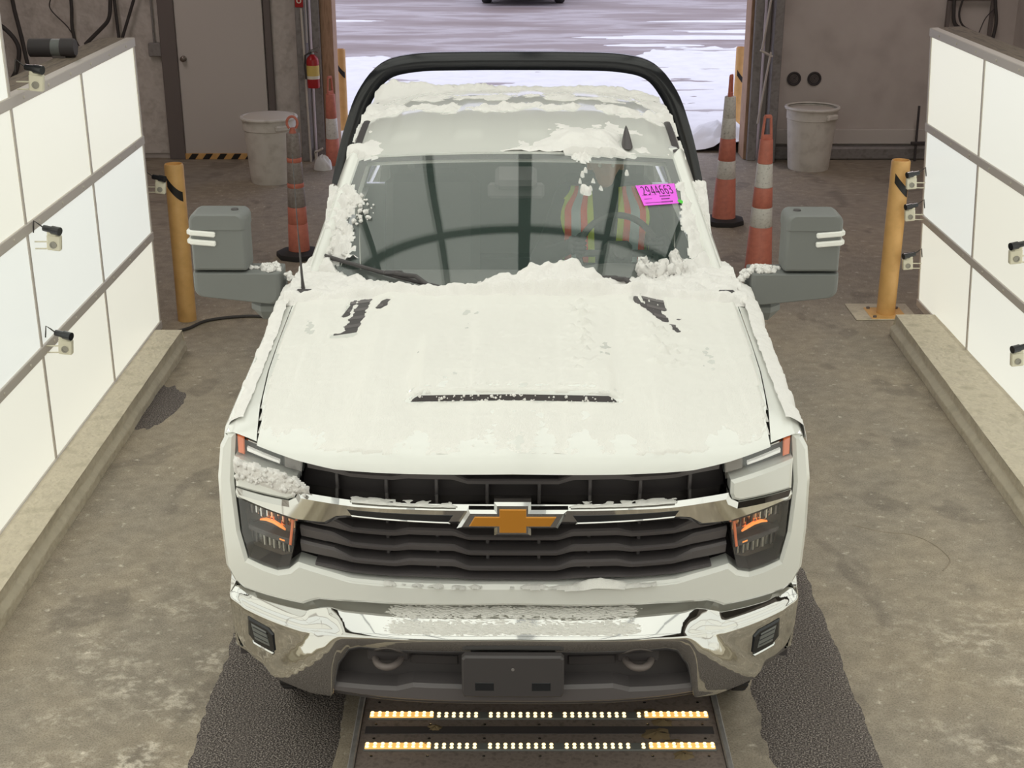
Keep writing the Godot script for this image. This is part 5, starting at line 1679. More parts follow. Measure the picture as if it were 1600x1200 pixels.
	for k in 110:
		var x := rng.randf_range(-0.38, 0.38)
		var s := 0.458 + rng.randf_range(-0.012, 0.012)
		var r := 0.002 + 0.004 * pow(rng.randf(), 2.0)
		flecks.append([V(x, hood_y(x, s) + (r * 0.5 if rng.randf() < 0.6 else 0.018), s + 0.002), r, r])
	clods("scoop_flecks", "snow flecks along the dark slot of the hood scoop", flecks)
	var pile := []
	for k in 60:
		var x := rng.randf_range(-0.975, -0.71)
		var y := lerpf(1.25, 1.315, rng.randf()) - 0.03 * smoothstep(-0.78, -0.71, x)
		var r := 0.003 + 0.009 * pow(rng.randf(), 1.6)
		pile.append([V(x, y, Fs(x) - 0.034 - r * 0.2), r, r])
	clods("lamp_crumbs", "snow crumbs on the drift between the left headlamps", pile)
	for sg in [-1.0, 1.0]:
		var lumps := []
		for k in 34:
			var u := rng.randf()
			var r := rng.randf_range(0.008, 0.02) * (1.0 if u < 0.75 else 0.75)
			lumps.append([V(sg * lerpf(0.985, 1.19, u), 1.578 - 0.045 * smoothstep(0.35, 0.0, u) + r * 0.25, 1.745 + rng.randf_range(-0.02, 0.06)), r, r * 0.8])
		clods("mirror_snow", "snow clump on the %s mirror arm" % ("left" if sg < 0 else "right"), lumps)
	var ridge := []
	for k in 90:
		var x := rng.randf_range(-0.25, 0.47)
		var v := lut([[-0.25, -0.02], [-0.16, 0.06], [0.0, 0.10], [0.14, 0.145], [0.26, 0.14], [0.38, 0.06], [0.48, 0.03]], x) + rng.randf_range(-0.05, 0.012)
		var r := rng.randf_range(0.004, 0.012)
		ridge.append([ws(x, v) + ws_n(x, v) * (r * 0.4 + 0.004), r, r])
	clods("ridge_crumbs", "fine snow crumbs along the crest of the windshield drift", ridge)

func clods(called: String, label: String, list: Array) -> void:
	var mb := MB.new()
	var f := FastNoiseLite.new()
	f.seed = 55
	f.frequency = 1.0
	f.fractal_octaves = 3
	for q in list:
		var c: Vector3 = q[0]
		var r: float = q[1]
		var h: float = q[2]
		var n := 14 if r > 0.015 else 8
		mb.grid(func(u, v):
			var a: float = TAU * (u if u < 1.0 else 0.0)
			var e: float = PI * (v - 0.5)
			var d := Vector3(cos(e) * cos(a), sin(e), cos(e) * sin(a))
			var k: float = 1.0 + 0.8 * f.get_noise_3dv(d * 1.8 + c * 37.0)
			return c + d * Vector3(r, h, r) * k, n, n / 2 + 1, Vector3.UP, true, c)
	var o := obj(called, mb, M.snow)
	o.transform = truck.transform
	tag(o, label, "snow", "", "stuff")

# ---------------------------------------------------------------- the driver
# bones: [a, b, radius a, radius b]; meshes the smooth union as surface nets
func sdf_bone(p: Vector3, b: Array) -> float:
	var ab: Vector3 = b[1] - b[0]
	var t := clampf((p - b[0]).dot(ab) / maxf(ab.length_squared(), 1e-9), 0.0, 1.0)
	return p.distance_to(b[0] + ab * t) - lerpf(b[2], b[3], t)

func sdf_all(p: Vector3, bones: Array, k: float) -> float:
	var d := 1.0
	for b in bones:
		var e := sdf_bone(p, b)
		var h := maxf(k - absf(d - e), 0.0) / k
		d = minf(d, e) - h * h * k * 0.25
	return d

func net(bones: Array, cell: float, k: float, mb: MB, dents := []) -> void:
	var lo := Vector3.ONE * 99.0
	var hi := -lo
	for b in bones:
		var r: float = maxf(b[2], b[3]) + cell * 2.0 + 0.01
		lo = lo.min(b[0] - Vector3.ONE * r).min(b[1] - Vector3.ONE * r)
		hi = hi.max(b[0] + Vector3.ONE * r).max(b[1] + Vector3.ONE * r)
	var nx := ceili((hi.x - lo.x) / cell) + 1
	var ny := ceili((hi.y - lo.y) / cell) + 1
	var nzz := ceili((hi.z - lo.z) / cell) + 1
	var F := PackedFloat32Array()
	F.resize(nx * ny * nzz)
	F.fill(0.2)
	for b in bones:
		var r: float = maxf(b[2], b[3]) + k + cell * 2.0
		var a0: Vector3 = ((b[0].min(b[1]) - Vector3.ONE * r - lo) / cell).floor()
		var a1: Vector3 = ((b[0].max(b[1]) + Vector3.ONE * r - lo) / cell).ceil()
		for z in range(maxi(0, int(a0.z)), mini(nzz, int(a1.z) + 1)):
			for y in range(maxi(0, int(a0.y)), mini(ny, int(a1.y) + 1)):
				var base := (z * ny + y) * nx
				for x in range(maxi(0, int(a0.x)), mini(nx, int(a1.x) + 1)):
					var e := sdf_bone(lo + Vector3(x, y, z) * cell, b)
					var d := F[base + x]
					var h := maxf(k - absf(d - e), 0.0) / k
					F[base + x] = minf(d, e) - h * h * k * 0.25
	for b in dents:
		for z in nzz:
			for y in ny:
				for x in nx:
					var p := lo + Vector3(x, y, z) * cell
					if p.distance_to(b[0]) < b[1] * 2.0:
						var i := (z * ny + y) * nx + x
						F[i] = maxf(F[i], b[1] - p.distance_to(b[0]))
	var idx := PackedInt32Array()
	idx.resize(nx * ny * nzz)
	idx.fill(-1)
	var pts := PackedVector3Array()
	var nrm := PackedVector3Array()
	var sy := nx
	var sz := nx * ny
	var corner := [0, 1, sy, sy + 1, sz, sz + 1, sz + sy, sz + sy + 1]
	var co := [Vector3(0, 0, 0), Vector3(1, 0, 0), Vector3(0, 1, 0), Vector3(1, 1, 0), Vector3(0, 0, 1), Vector3(1, 0, 1), Vector3(0, 1, 1), Vector3(1, 1, 1)]
	var edges := [[0, 1], [2, 3], [4, 5], [6, 7], [0, 2], [1, 3], [4, 6], [5, 7], [0, 4], [1, 5], [2, 6], [3, 7]]
	for z in nzz - 1:
		for y in ny - 1:
			for x in nx - 1:
				var i := z * sz + y * sy + x
				var f0 := F[i]
				if f0 > cell * 2.0 or f0 < -cell * 2.0: continue
				var s := Vector3.ZERO
				var n := 0
				for e in edges:
					var a := F[i + corner[e[0]]]
					var b := F[i + corner[e[1]]]
					if (a < 0.0) != (b < 0.0):
						s += co[e[0]].lerp(co[e[1]], a / (a - b))
						n += 1
				if n:
					idx[i] = pts.size()
					pts.append(lo + (Vector3(x, y, z) + s / n) * cell)
					nrm.append(Vector3(F[i + 1] - f0 + F[i + sz + sy + 1] - F[i + sz + sy], F[i + sy] - f0 + F[i + sz + sy + 1] - F[i + sz + 1], F[i + sz] - f0 + F[i + sz + sy + 1] - F[i + sy + 1]).normalized())
	for z in range(1, nzz - 1):
		for y in range(1, ny - 1):
			for x in range(1, nx - 1):
				var i := z * sz + y * sy + x
				for ax in 3:
					var st: int = [1, sy, sz][ax]
					if (F[i] < 0.0) == (F[i + st] < 0.0): continue
					var u: int = [sy, sz, 1][ax]
					var w: int = [sz, 1, sy][ax]
					var q := [idx[i], idx[i - u], idx[i - u - w], idx[i - w]]
					if q.min() < 0: continue
					mb.t3(pts[q[0]], pts[q[1]], pts[q[2]], nrm[q[0]], nrm[q[1]], nrm[q[2]])
					mb.t3(pts[q[0]], pts[q[2]], pts[q[3]], nrm[q[0]], nrm[q[2]], nrm[q[3]])

func driver() -> void:
	# seated behind the wheel; coordinates are the truck's own
	var t := thing("person", "driver in dark clothes and open yellow safety vest behind the steering wheel", "person")
	t.transform = truck.transform
	var cx := 0.465
	var torso := [[V(cx, 1.14, 3.02), V(cx, 1.30, 3.03), 0.155, 0.15], [V(cx, 1.30, 3.03), V(cx, 1.52, 3.02), 0.15, 0.155], [V(cx - 0.135, 1.50, 2.99), V(cx + 0.135, 1.50, 2.99), 0.13, 0.13], [V(cx - 0.11, 1.33, 3.0), V(cx + 0.11, 1.33, 3.0), 0.13, 0.13],
		[V(cx - 0.17, 1.61, 3.03), V(cx + 0.17, 1.61, 3.03), 0.075, 0.075], [V(cx, 1.62, 3.03), V(cx, 1.70, 3.01), 0.075, 0.06], [V(cx - 0.08, 1.15, 3.0), V(cx + 0.08, 1.15, 3.0), 0.15, 0.15]]
	var body := torso.duplicate()
	for sg in [-1.0, 1.0]:
		var sh := V(cx + sg * 0.2, 1.60, 3.03)
		var el := V(cx + sg * 0.33, 1.32, 2.86)
		var wr := V(0.50 + sg * 0.185, 1.505, 2.50)
		body.append([sh, el, 0.066, 0.05])
		body.append([el, wr, 0.05, 0.034])
		body.append([V(cx + sg * 0.10, 1.14, 2.95), V(cx + sg * 0.14, 1.17, 2.50), 0.10, 0.075])
		body.append([V(cx + sg * 0.14, 1.17, 2.50), V(cx + sg * 0.12, 0.76, 2.42), 0.07, 0.05])
		body.append([V(cx + sg * 0.12, 0.70, 2.44), V(cx + sg * 0.12, 0.675, 2.28), 0.045, 0.038])
	var mb := MB.new()
	net(body, 0.015, 0.05, mb)
	obj("clothed_body", mb, M.dark_cloth, t)
	# head and neck
	mb = MB.new()
	var hc := V(cx, 1.80, 2.98)
	var head := [[hc + Vector3(0, 0.035, -0.015), hc + Vector3(0, 0.02, 0.01), 0.085, 0.08], [hc + Vector3(0, -0.03, 0.03), hc + Vector3(0, -0.075, 0.045), 0.062, 0.042], [hc + Vector3(0, -0.07, -0.02), V(cx, 1.66, 3.01), 0.052, 0.058],
		[hc + Vector3(0, 0.01, 0.088), hc + Vector3(0, -0.025, 0.105), 0.009, 0.014], [hc + Vector3(-0.02, -0.057, 0.078), hc + Vector3(0.02, -0.057, 0.078), 0.008, 0.008],
		[hc + Vector3(-0.083, 0.01, -0.01), hc + Vector3(-0.086, -0.025, -0.005), 0.016, 0.012], [hc + Vector3(0.083, 0.01, -0.01), hc + Vector3(0.086, -0.025, -0.005), 0.016, 0.012], [hc + Vector3(-0.03, 0.03, 0.08), hc + Vector3(0.03, 0.03, 0.08), 0.012, 0.012]]
	net(head, 0.0065, 0.022, mb, [[hc + Vector3(-0.032, 0.008, 0.096), 0.013], [hc + Vector3(0.032, 0.008, 0.096), 0.013]])
	obj("head", mb, M.skin, t)
	mb = MB.new()
	mb.grid(func(u, v):
		var a: float = TAU * u
		var e: float = lerpf(1.57, lerpf(-0.35, 0.62, smoothstep(0.0, 0.9, sin(a))), v)
		var d := Vector3(cos(e) * cos(a), sin(e), cos(e) * sin(a))
		return hc + Vector3(0, 0.033, -0.004) + d * Vector3(0.093, 0.094, 0.104), 28, 10, Vector3.UP, true, hc)
	obj("hair", mb, M.hair, t)
	for sg in [-1.0, 1.0]:
		mb = MB.new()
		mb.lathe([Vector2(0, 0.012), Vector2(0.008, 0.009), Vector2(0.012, 0.0), Vector2(0.008, -0.009), Vector2(0, -0.012)], 10, Transform3D(Basis.IDENTITY, hc + Vector3(sg * 0.032, 0.008, 0.082)))
		obj("eye", mb, M.tag_white, t)
	# hands closed on the wheel rim at nine and three
	var tilt := Basis(Vector3.RIGHT, deg_to_rad(-24))
	for sg in [-1.0, 1.0]:
		var c := V(0.50, 1.475, 2.40) + tilt * Vector3(sg * 0.188, 0.04, 0)
		var bones := []
		var outw := Vector3(sg, 0, 0)
		var along := tilt * Vector3.UP
		var back := Vector3(0, -0.1, -1).normalized()
		var wr := V(0.50 + sg * 0.185, 1.505, 2.50)
		var palm := c + outw * 0.034 + back * 0.012
		bones.append([wr, palm - back * 0.0 + along * -0.02, 0.028, 0.024])
		bones.append([palm + along * 0.028, palm - along * 0.03, 0.020, 0.020])
		for f in 4:
			var o: Vector3 = along * (0.034 - 0.022 * f)
			var ln: float = [0.95, 1.05, 1.0, 0.8][f]
			var k0 := palm + o
			var k1 := c + o - back * 0.030 * ln + outw * 0.016
			var k2 := c + o - back * 0.026 * ln - outw * 0.022 * ln
			var k3 := c + o + back * 0.004 - outw * 0.030
			bones.append([k0, k1, 0.0098, 0.009]); bones.append([k1, k2, 0.009, 0.0082]); bones.append([k2, k3, 0.0082, 0.0072])
		bones.append([palm + along * 0.01 + back * 0.01, c + along * 0.05 + back * 0.022 - outw * 0.004, 0.012, 0.010])
		bones.append([c + along * 0.05 + back * 0.022 - outw * 0.004, c + along * 0.062 + back * 0.012 - outw * 0.026, 0.010, 0.008])
		mb = MB.new()
		net(bones, 0.0045, 0.006, mb)
		obj("gloved_hand", mb, M.dark_cloth, t)
	# open vest: two front flaps over the shoulders, each with an orange-silver-orange stripe
	var front := func(x: float, y: float, off: float) -> Vector3:
		var z := -2.70
		var p := Vector3(x, y, z)
		for k in 24:
			var d := sdf_all(p, torso, 0.05)
			if d < 0.002: break
			p.z -= maxf(d * 0.8, 0.002)
			if p.z < -3.06:
				break
		return p + Vector3(0, 0, off)
	var vest := part("safety_vest", t)
	for sg in [-1.0, 1.0]:
		var flap := func(u0: float, u1: float, off: float, m: Material, called: String) -> void:
			var g := MB.new()
			g.grid(func(u, v):
				var y: float = lerpf(1.68, 1.30, v)
				var inner: float = lerpf(0.07, 0.05, v)
				var outer: float = lerpf(0.18, 0.25, smoothstep(0.0, 0.3, v))
				var w: float = lerpf(u0, u1, u)
				return front.call(cx + sg * lerpf(inner, outer, w), y, off), 8, 26, Vector3.BACK)
			obj(called, g, m, vest)
		flap.call(0.0, 1.0, 0.012, M.vest, "flap")
		flap.call(0.18, 0.36, 0.016, M.vest_orange, "orange_stripe")
		flap.call(0.36, 0.62, 0.017, M.vest_silver, "silver_stripe")
		flap.call(0.62, 0.80, 0.016, M.vest_orange, "orange_stripe")
	# paper tag stuck on the glass in front of the driver
	windshield_sticker()

func windshield_sticker() -> void:
	# corners found on the glass: x, v
	var q := [Vector2(0.565, 0.715), Vector2(0.758, 0.735), Vector2(0.772, 0.560), Vector2(0.600, 0.550)]
	var t := thing("windshield_sticker", "bright pink paper sticker numbered 2944663 on the windshield", "sticker")
	t.transform = truck.transform
	var at := func(u: float, v: float, off: float) -> Vector3:
		var p: Vector2 = q[0].lerp(q[1], u).lerp(q[3].lerp(q[2], u), v)
		return ws(p.x, p.y) + ws_n(p.x, p.y) * off
	var mb := MB.new()
	var P := []
	var Q := []
	for i in 13:
		var row := PackedVector3Array()
		var low := PackedVector3Array()
		for j in 9:
			row.append(at.call(i / 12.0, j / 8.0, 0.003)); low.append(at.call(i / 12.0, j / 8.0, 0.0015))
		P.append(row); Q.append(low)
	mb.slab(P, Q, Vector3.UP)
	obj("paper", mb, M.pink, t)
	var font := SystemFont.new()
	font.font_names = PackedStringArray(["Droid Sans"])
	var digits := "2944663"
	for k in digits.length():
		var tm := TextMesh.new()
		tm.text = digits[k]
		tm.font = font
		tm.font_size = 64
		tm.pixel_size = 0.001
		tm.depth = 0.0006
		var u := 0.085 + 0.83 * (k + 0.5) / 7.0
		var o := inst("digit", tm, M.ink, t)
		var c: Vector3 = at.call(u, 0.30, 0.0034)
		var ex: Vector3 = (at.call(u + 0.03, 0.27, 0.0034) - at.call(u - 0.03, 0.27, 0.0034)).normalized()
		var n: Vector3 = (P[6][4] - Q[6][4]).normalized()
		var ey := n.cross(ex).normalized()
		o.transform = Transform3D(Basis(ex * 0.60, ey * 1.25, ex.cross(ey)), c)
	# rows of small print, too fine to read
	for r in [[0.06, 0.45, 0.52, 0.008], [0.08, 0.26, 0.70, 0.014], [0.07, 0.46, 0.89, 0.016], [0.52, 0.80, 0.60, 0.03], [0.54, 0.76, 0.74, 0.03], [0.50, 0.84, 0.89, 0.03]]:
		var nb := MB.new()
		var k := 0
		var u: float = r[0]
		while u < r[1]:
			var w := 0.012 + 0.02 * hash2(k, r[2])
			nb.fq(at.call(u, r[2] - r[3], 0.0033), at.call(u + w, r[2] - r[3], 0.0033), at.call(u + w, r[2] + r[3], 0.0033), at.call(u, r[2] + r[3], 0.0033), Vector3.UP)
			u += w + 0.012
			k += 1
		obj("small_print", nb, M.ink, t)
	var dot := MB.new()
	var c2: Vector3 = at.call(1.05, 0.93, 0.004)
	var nn: Vector3 = (P[12][8] - Q[12][8]).normalized()
	var ex2 := nn.cross(Vector3.FORWARD).normalized()
	var ey2 := nn.cross(ex2)
	for k in 20:
		var a0 := TAU * k / 20.0
		var a1 := TAU * (k + 1) / 20.0
		dot.ft(c2, c2 + (ex2 * cos(a0) * 1.3 + ey2 * sin(a0)) * 0.012, c2 + (ex2 * cos(a1) * 1.3 + ey2 * sin(a1)) * 0.012, nn)
	obj("green_dot", dot, M.green_dot, t)

# ---------------------------------------------------------------- things on the floor and walls
func bollard(at: Vector3, h: float, r: float, label: String, tape_h: float, plate: bool) -> void:
	var t := thing("bollard", label, "bollard", at, "yellow bollards")
	var mb := MB.new()
	mb.lathe([Vector2(r, 0.0), Vector2(r, h - 0.012), Vector2(r - 0.006, h), Vector2(r - 0.012, h), Vector2(r - 0.012, h - 0.03), Vector2(0, h - 0.03)], 28)
	obj("post", mb, M.yellow, t)
	# strip of black tape wound slantwise
	mb = MB.new()
	mb.grid(func(u, v):
		var a: float = lerpf(0.25, PI * 0.62, u) + 0.35
		return Vector3((r + 0.0015) * cos(a), tape_h - 0.085 * cos((a - 0.35)) + lerpf(-0.036, 0.036, v), (r + 0.0015) * sin(a)), 24, 2, Vector3.BACK, true, Vector3(0, tape_h, 0))
	obj("black_tape", mb, M.black_tape, t)
	if plate:
		obj("base_plate", box_mb(Vector3(-0.14, 0, -0.14), Vector3(0.14, 0.012, 0.14), 0.003), M.yellow, t)
		for q in [Vector2(-0.11, -0.11), Vector2(0.11, -0.11), Vector2(-0.11, 0.11), Vector2(0.11, 0.11)]:
			var b := MB.new()
			b.lathe([Vector2(0.014, 0.012), Vector2(0.014, 0.026), Vector2(0.0, 0.028)], 6, Transform3D(Basis.IDENTITY, Vector3(q.x, 0, q.y)))
			obj("anchor_bolt", b, M.dark_steel, t)

func cone(at: Vector3, label: String, bands: Array, r0: float, r1: float, handle: String, base: bool, turn := 0.0) -> void:
	# bands: [y0, y1, material] from the floor upwards
	var t := thing("channelizer_cone", label, "traffic cone", at, "tall traffic cones", turn)
	var h: float = bands[-1][1]
	for b in bands:
		var mb := MB.new()
		var ra := lerpf(r0, r1, b[0] / h)
		var rb := lerpf(r0, r1, b[1] / h)
		mb.lathe([Vector2(0.0, b[0]), Vector2(ra - 0.004, b[0]), Vector2(ra, b[0] + 0.005), Vector2(rb + 0.002, b[1] - 0.005), Vector2(rb - 0.002, b[1]), Vector2(0, b[1])], 24)
		obj("band", mb, M[b[2]], t)
	if handle == "loop":
		var mb := MB.new()
		var pts := []
		for k in 21:
			var a := -PI * 0.30 + PI * 1.6 * k / 20.0
			pts.append(Vector3(0.045 * cos(a), h + 0.085 + 0.055 * sin(a), 0))
		mb.tube(pts, 0.011, 8)
		mb.tube([Vector3(0, h - 0.01, 0), Vector3(0, h + 0.045, 0)], [0.035, 0.02], 12)
		obj("handle", mb, M.orange, t)
	else:
		var mb := MB.new()
		var g := 0.19
		for sx in [-1.0, 1.0]:
			mb.cbox(Vector3(sx * 0.032, h + g * 0.5, 0), Vector3(0.02, g, 0.022), 0.005, Basis(Vector3.BACK, sx * 0.08))
		mb.cbox(Vector3(0, h + 0.012, 0), Vector3(0.085, 0.05, 0.03), 0.006)
		mb.cbox(Vector3(0, h + g - 0.004, 0), Vector3(0.06, 0.03, 0.022), 0.006)
		obj("handle", mb, M.orange, t)
	if base:
		var mb := MB.new()
		mb.lathe([Vector2(0.0, 0.0), Vector2(0.2, 0.0), Vector2(0.205, 0.01), Vector2(0.2, 0.045), Vector2(r0 + 0.01, 0.06), Vector2(0.0, 0.06)], 8)
		obj("rubber_base", mb, M.rubber, t)

func trash_can(at: Vector3, label: String, h: float, r: float, lid: bool) -> void:
	var t := thing("trash_can", label, "trash can", at, "white plastic trash cans")
	var mb := MB.new()
	mb.lathe([Vector2(0.0, 0.005), Vector2(r * 0.78, 0.0), Vector2(r * 0.80, 0.02), Vector2(r * 0.955, h * 0.80), Vector2(r * 0.96, h * 0.80), Vector2(r * 0.985, h * 0.81), Vector2(r * 0.985, h * 0.965), Vector2(r, h * 0.97)], 40)
	obj("body", mb, M.can_white, t)
	mb = MB.new()
	mb.lathe([Vector2(r * 0.99, h * 0.955), Vector2(r * 1.06, h * 0.96), Vector2(r * 1.08, h * 0.98), Vector2(r * 1.06, h), Vector2(r * 0.98, h * 1.005), Vector2(r * 0.95, h * 0.985)], 40)
	obj("rim", mb, M.can_white, t)
	mb = MB.new()
	if lid:
		mb.lathe([Vector2(r * 0.97, h * 0.99), Vector2(r * 0.8, h * 1.02), Vector2(r * 0.3, h * 1.03), Vector2(0, h * 1.03)], 40)
		obj("lid", mb, M.can_rim, t)
	else:
		mb.lathe([Vector2(r * 0.96, h * 0.95), Vector2(r * 0.5, h * 0.97), Vector2(0, h * 0.96)], 24)
		obj("liner", mb, M.can_rim, t)
	for a in [0.9, PI + 0.9]:
		mb = MB.new()
		mb.cbox(Vector3(r * 1.0 * cos(a), h * 0.865, r * 1.0 * sin(a)), Vector3(0.05, h * 0.09, 0.17), 0.015, Basis(Vector3.UP, -a))
		obj("grip", mb, M.can_white, t)

func sensor(at: Vector3, inw: float, label: String, group: String) -> void:
	# small white camera module on two pins, black lens barrel above it
	var t := thing("wall_camera", label, "camera", at, group)
	var mb := MB.new()
	for y in [-0.052, -0.014]:
		mb.tube([Vector3(0, y, 0), Vector3(inw * 0.075, y, 0)], 0.004, 6)
	obj("pin", mb, M.sensor_white, t)
	mb = MB.new()
	mb.cbox(Vector3(inw * 0.105, -0.018, 0), Vector3(0.075, 0.085, 0.035), 0.006, Basis(Vector3.BACK, -inw * 0.10))
	mb.cbox(Vector3(inw * 0.10, 0.03, 0), Vector3(0.055, 0.03, 0.03), 0.008, Basis(Vector3.BACK, -inw * 0.2))
	obj("body", mb, M.sensor_white, t)
	mb = MB.new()
	mb.lathe([Vector2(0.019, 0.0), Vector2(0.019, 0.004), Vector2(0.013, 0.004), Vector2(0.013, 0.001), Vector2(0, 0.001)], 16, Transform3D(Basis(Vector3.RIGHT, PI / 2), Vector3(inw * 0.103, -0.028, 0.018)))
	obj("ring", mb, M.sensor_ring, t)
	mb = MB.new()
	var d := Vector3(inw, -0.12, 0.35).normalized()
	var a := Vector3(inw * 0.055, 0.058, -0.01)
	mb.tube([a, a + d * 0.05, a + d * 0.052, a + d * 0.10], [0.017, 0.018, 0.023, 0.023], 16)
	obj("lens_barrel", mb, M.gloss_black, t)
	mb = MB.new()
	mb.tube([a, a + Vector3(-inw * 0.03, 0.02, -0.01), Vector3(inw * 0.01, 0.10, 0.0), Vector3(inw * 0.004, 0.06, 0.0), Vector3(0, 0.035, 0)], 0.004, 6)
	obj("cable", mb, M.cable, t)

func floor_things() -> void:
	bollard(Vector3(-2.475, 0, -9.97), 1.20, 0.07, "yellow bollard behind the left light wall, black tape near its top", 1.045, false)
	bollard(Vector3(2.88, 0, -10.10), 1.20, 0.07, "yellow bollard behind the right light wall on a bolted plate", 1.045, true)
	bollard(Vector3(-2.05, -0.02, -16.75), 1.17, 0.06, "yellow bollard in the snow outside the left edge of the opening", 0.95, false)
	bollard(Vector3(2.88, -0.02, -17.65), 1.08, 0.062, "yellow bollard in the snow outside the right edge of the opening", 0.74, false)
	cone(Vector3(-1.875, 0, -11.75), "grey and orange looped cone behind the left mirror", [[0.0, 0.30, "orange"], [0.30, 0.45, "orange"], [0.45, 0.62, "band_grey"], [0.62, 0.66, "orange"], [0.66, 0.84, "band_grey"], [0.84, 0.88, "orange"], [0.88, 1.09, "band_grey"]], 0.095, 0.055, "loop", true)
	cone(Vector3(2.10, 0, -11.32), "orange and white cone with slotted handle just behind the right mirror", [[0.0, 0.385, "orange"], [0.385, 0.55, "reflect_white"], [0.55, 0.72, "orange"], [0.72, 0.92, "reflect_white"], [0.92, 1.12, "orange"]], 0.115, 0.052, "slot", false, 0.1)
	cone(Vector3(2.035, 0, -12.93), "orange and white cone with two white top bands, farther back beside the opening", [[0.0, 0.44, "orange"], [0.44, 0.61, "reflect_white"], [0.61, 0.82, "orange"], [0.82, 1.01, "reflect_white"], [1.01, 1.21, "reflect_white"]], 0.115, 0.05, "slot", true, 1.1)
	cone(Vector3(-2.045, 0, -15.62), "orange and white cone at the left jamb of the opening", [[0.0, 0.30, "orange"], [0.30, 0.53, "reflect_white"], [0.53, 0.80, "orange"]], 0.085, 0.05, "slot", false, 0.9)
	trash_can(Vector3(-2.60, 0, -14.75), "white plastic trash can beside the white door", 0.71, 0.285, true)
	trash_can(Vector3(3.35, 0, -15.42), "white plastic trash can under the two round wall vents", 0.70, 0.285, false)
	for q in [[7.13, 2.235, "white camera module on top of the left light wall"], [7.10, 1.40, "upper white camera module on the face of the left light wall"], [7.08, 0.82, "lower white camera module on the face of the left light wall"]]:
		sensor(Vector3(-2.55 + 0.012, q[1], -q[0]), 1.0, q[2], "wall cameras")
	sensor(Vector3(-2.60, 1.12, -9.62), 1.0, "white camera module behind the far end of the left light wall", "wall cameras")
	for q in [[9.98, 1.07, "topmost of three camera modules at the far end of the right wall"], [9.98, 0.83, "middle of three camera modules at the far end of the right wall"], [9.98, 0.455, "lowest of three camera modules at the far end of the right wall"], [7.75, 1.14, "upper camera module at the right edge of the frame"], [7.60, 0.56, "lower camera module at the right edge of the frame"]]:
		sensor(Vector3(3.116 - tan(deg_to_rad(3.35)) * q[1] - 0.012, q[1], -q[0]), -1.0, q[2], "wall cameras")
	# black cable along the floor behind the left wall
	var cb := MB.new()
	var cp := []
	for q in [Vector3(-2.9, 0.012, -9.7), Vector3(-2.66, 0.012, -9.72), Vector3(-2.56, 0.012, -9.62), Vector3(-2.42, 0.012, -9.72), Vector3(-2.30, 0.012, -9.92), Vector3(-2.0, 0.012, -10.02), Vector3(-1.6, 0.012, -9.95), Vector3(-1.2, 0.012, -10.1)]: cp.append(q)
	var cv := Curve3D.new()
	for i in cp.size():
		var d: Vector3 = (cp[mini(i + 1, cp.size() - 1)] - cp[maxi(i - 1, 0)]) / 6.0
		cv.add_point(cp[i], -d, d)
	cb.tube(Array(cv.tessellate(4, 3.0)), 0.012, 8)
	tag(obj("floor_cable", cb, M.cable), "black cable lying on the floor by the left bollard", "cable")
	# concrete footing of the right bollard
	tag(obj("trim_90", box_mb(Vector3(2.62, 0, -9.95), Vector3(3.1, 0.008, -10.35), 0.003), M.curb), "", "", "", "structure")

